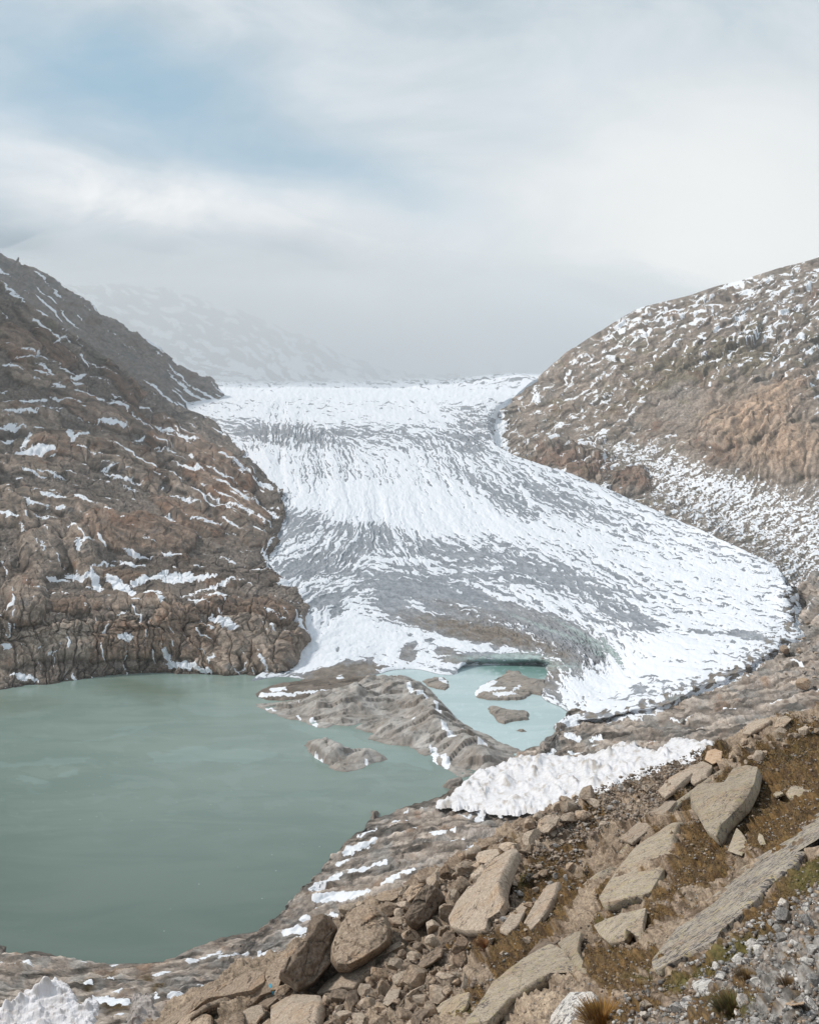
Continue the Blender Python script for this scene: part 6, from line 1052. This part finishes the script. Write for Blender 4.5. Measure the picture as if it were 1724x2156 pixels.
def moss_cover():
    u, v = to_sheet(PF); R = np.random.RandomState(3); vis = (v < 2240)&(u > 900)&(u < 1780)&(PF[..., 1] < 75)&(PF[..., 1] > 4)
    wt = np.where(vis, MOSS**1.5, 0); px = 1.0  # even over the sheet grid
    wt = (wt/wt.sum()).ravel(); idx = R.choice(wt.size, 170000, p=wt, replace=True)
    P = PF.reshape(-1, 3)[idx]; uu = u.ravel()[idx]; vv = v.ravel()[idx]; ok = np.ones(len(P), bool)
    for ol in occupied[:16]: ok &= sd_poly(ol, uu, vv) < 2
    P = P[ok]; g = GREENM.ravel()[idx][ok]; d = P[:, 1]
    P = P+np.stack([R.uniform(-1, 1, len(P))*.0016*d, R.uniform(-1, 1, len(P))*.004*d, 0*d], -1)
    h = R.uniform(1.2, 3.6, len(P))*d/F
    m = g > .45; V1, f1, c1_ = blades('m', P[~m], h[~m], OCH, .55, .8, 4); V2, f2, c2_ = blades('m', P[m], h[m], GRN+OCH[:1], .55, .8, 5)
    o = mesh_obj('moss', np.vstack([V1, V2]), np.vstack([f1, f2+len(V1)]), GM, smooth=False, attrs={'col': np.vstack([c1_, c2_])})
    tag(o, 'rust and green moss and short grass covering the near slope between the slabs', 'moss', kind='stuff')
moss_cover()
def tuft(u, v, w, h, pal, lab, n=700, seed=1):
    R = np.random.RandomState(seed); Y = float(depth_at(DF, [u], [v])[0]); c = np.array(PY(u, v, Y)); m = Y/F
    a = R.uniform(0, 6.28, n); r = np.sqrt(R.rand(n))*w*.45*m; P = np.stack([np.cos(a)*r, np.sin(a)*r, -.25*m*h*(r/(w*.45*m))**2+0*r], -1)
    V, f, C_ = blades('t', P, R.uniform(.4, .75, n)*h*m, pal, .07, 1.5, seed)
    o = mesh_obj('grass_tuft', V, f, GM, smooth=False, attrs={'col': C_}); o.location = c.tolist(); tag(o, lab, 'grass tuft', 'grass tufts on the near gravel', 'thing')
tuft(1488, 2135, 60, 46, OCH[:4], 'round golden brown grass tuft in front of the grey white block', 900, 1)
tuft(1545, 2130, 70, 40, OCH[:3]+GRN, 'wide mixed green and rust grass tuft right of the golden tuft', 1000, 2)
tuft(1662, 2078, 36, 26, OCH[:3], 'small rust coloured tuft above the orange pink flat stone', 500, 3)
tuft(1268, 2150, 80, 44, [(.36,.20,.04),(.28,.14,.03),(.20,.10,.03)], 'bright orange grass tuft at the bottom edge beside the white speckled boulder', 1000, 4)
tuft(1345, 2120, 50, 24, OCH[:4], 'low straw coloured tuft between the orange tuft and the grey stone bar', 500, 5)
tuft(1018, 1992, 34, 18, [(.24,.10,.03),(.18,.08,.03)], 'reddish tuft at the foot of the domed tan outcrop', 500, 6)
tuft(1570, 2058, 40, 22, OCH[:4], 'loose ochre tuft beside the grassy lower edge of the lichen slab', 500, 7)

# =================================================================== HAZE
def haze():
    x0, x1, y0, y1, z0, z1 = -5200, 5200, -400, 2740, -12, 1100
    V = [(x, y, z) for x in (x0, x1) for y in (y0, y1) for z in (z0, z1)]
    f = [(0, 1, 3, 2), (4, 6, 7, 5), (0, 4, 5, 1), (2, 3, 7, 6), (0, 2, 6, 4), (1, 5, 7, 3)]
    mat = bpy.data.materials.new('haze'); mat.use_nodes = True; nt = mat.node_tree; nt.nodes.remove(nt.nodes['Principled BSDF'])
    pv = nt.nodes.new('ShaderNodeVolumePrincipled'); pv.inputs['Density'].default_value = HAZE; pv.inputs['Color'].default_value = (.80, .835, .865, 1); pv.inputs['Anisotropy'].default_value = .1
    mat.cycles.volume_sampling = 'DISTANCE'; nt.links.new(pv.outputs[0], nt.nodes['Material Output'].inputs['Volume'])
    o = mesh_obj('haze', V, f, mat, smooth=False); tag(o, 'thin grey mist filling the valley and hiding its head', 'haze', kind='stuff')
HAZE = .000085
haze()

def cloud():
    """low cloud lying on the head of the valley: its front leans back towards the ice, its top is uneven"""
    nx, ny = 60, 24; X = np.linspace(-5600, 5000, nx)
    prof = [(2900, 150, 0), (2800, 460, 0), (2790, 700, 1), (2900, 880, 1), (3200, 1080, 1), (3800, 1360, 1), (4500, 1600, 1), (5300, 1740, 1), (6000, 1650, 1), (6400, 1300, 0), (6400, 200, 0), (5000, 150, 0)]
    pr = catmull(prof+[prof[0]], 60)[:-1]
    P = np.zeros((len(pr), nx, 3)); P[..., 0] = X; P[..., 1] = pr[:, None, 0]; P[..., 2] = pr[:, None, 1]
    P[..., 1] -= (pr[:, 2][:, None])*(120*np.abs(fbm(P[..., 0]/900, P[..., 2]/500, 4, 901))-60); P[..., 2] += pr[:, 2][:, None]*230*fbm(P[..., 0]/800, P[..., 1]/600, 4, 905)
    tp = np.sqrt(np.clip(1-((X+900)/3500)**2, .0004, 1)); tp = np.where(np.abs(X+900) < 3500, tp, .02)[None, :]
    cy, cz = 4500, 700; P[..., 1] = cy+(P[..., 1]-cy)*(.35+.65*tp); P[..., 2] = cz+(P[..., 2]-cz)*tp
    P[..., 1] = np.maximum(P[..., 1], 2745); n0 = P.shape[0]
    i = np.arange(n0*nx).reshape(n0, nx); f = np.stack([i[:, :-1], i[:, 1:], np.roll(i, -1, 0)[:, 1:], np.roll(i, -1, 0)[:, :-1]], -1).reshape(-1, 4)
    V = P.reshape(-1, 3); ca = P[:, 0].mean(0); cb = P[:, -1].mean(0); V = np.vstack([V, ca, cb]); a, b = len(V)-2, len(V)-1
    t = [[i[k, 0], i[(k+1) % n0, 0], a] for k in range(n0)]+[[i[(k+1) % n0, -1], i[k, -1], b] for k in range(n0)]
    f3 = np.vstack([f[:, [0, 1, 2]], f[:, [0, 2, 3]], np.array(t)])
    mat = bpy.data.materials.new('cloud'); mat.use_nodes = True; nt = mat.node_tree; nt.nodes.remove(nt.nodes['Principled BSDF'])
    pv = nt.nodes.new('ShaderNodeVolumePrincipled'); pv.inputs['Density'].default_value = CLOUD; pv.inputs['Color'].default_value = (.86, .89, .91, 1)
    mat.cycles.volume_sampling = 'DISTANCE'; nt.links.new(pv.outputs[0], nt.nodes['Material Output'].inputs['Volume'])
    o = mesh_obj('cloud', V, f3, mat, smooth=False); tag(o, 'low grey cloud swallowing the mountainside at the head of the valley', 'cloud', kind='stuff')
CLOUD = .00125
cloud()
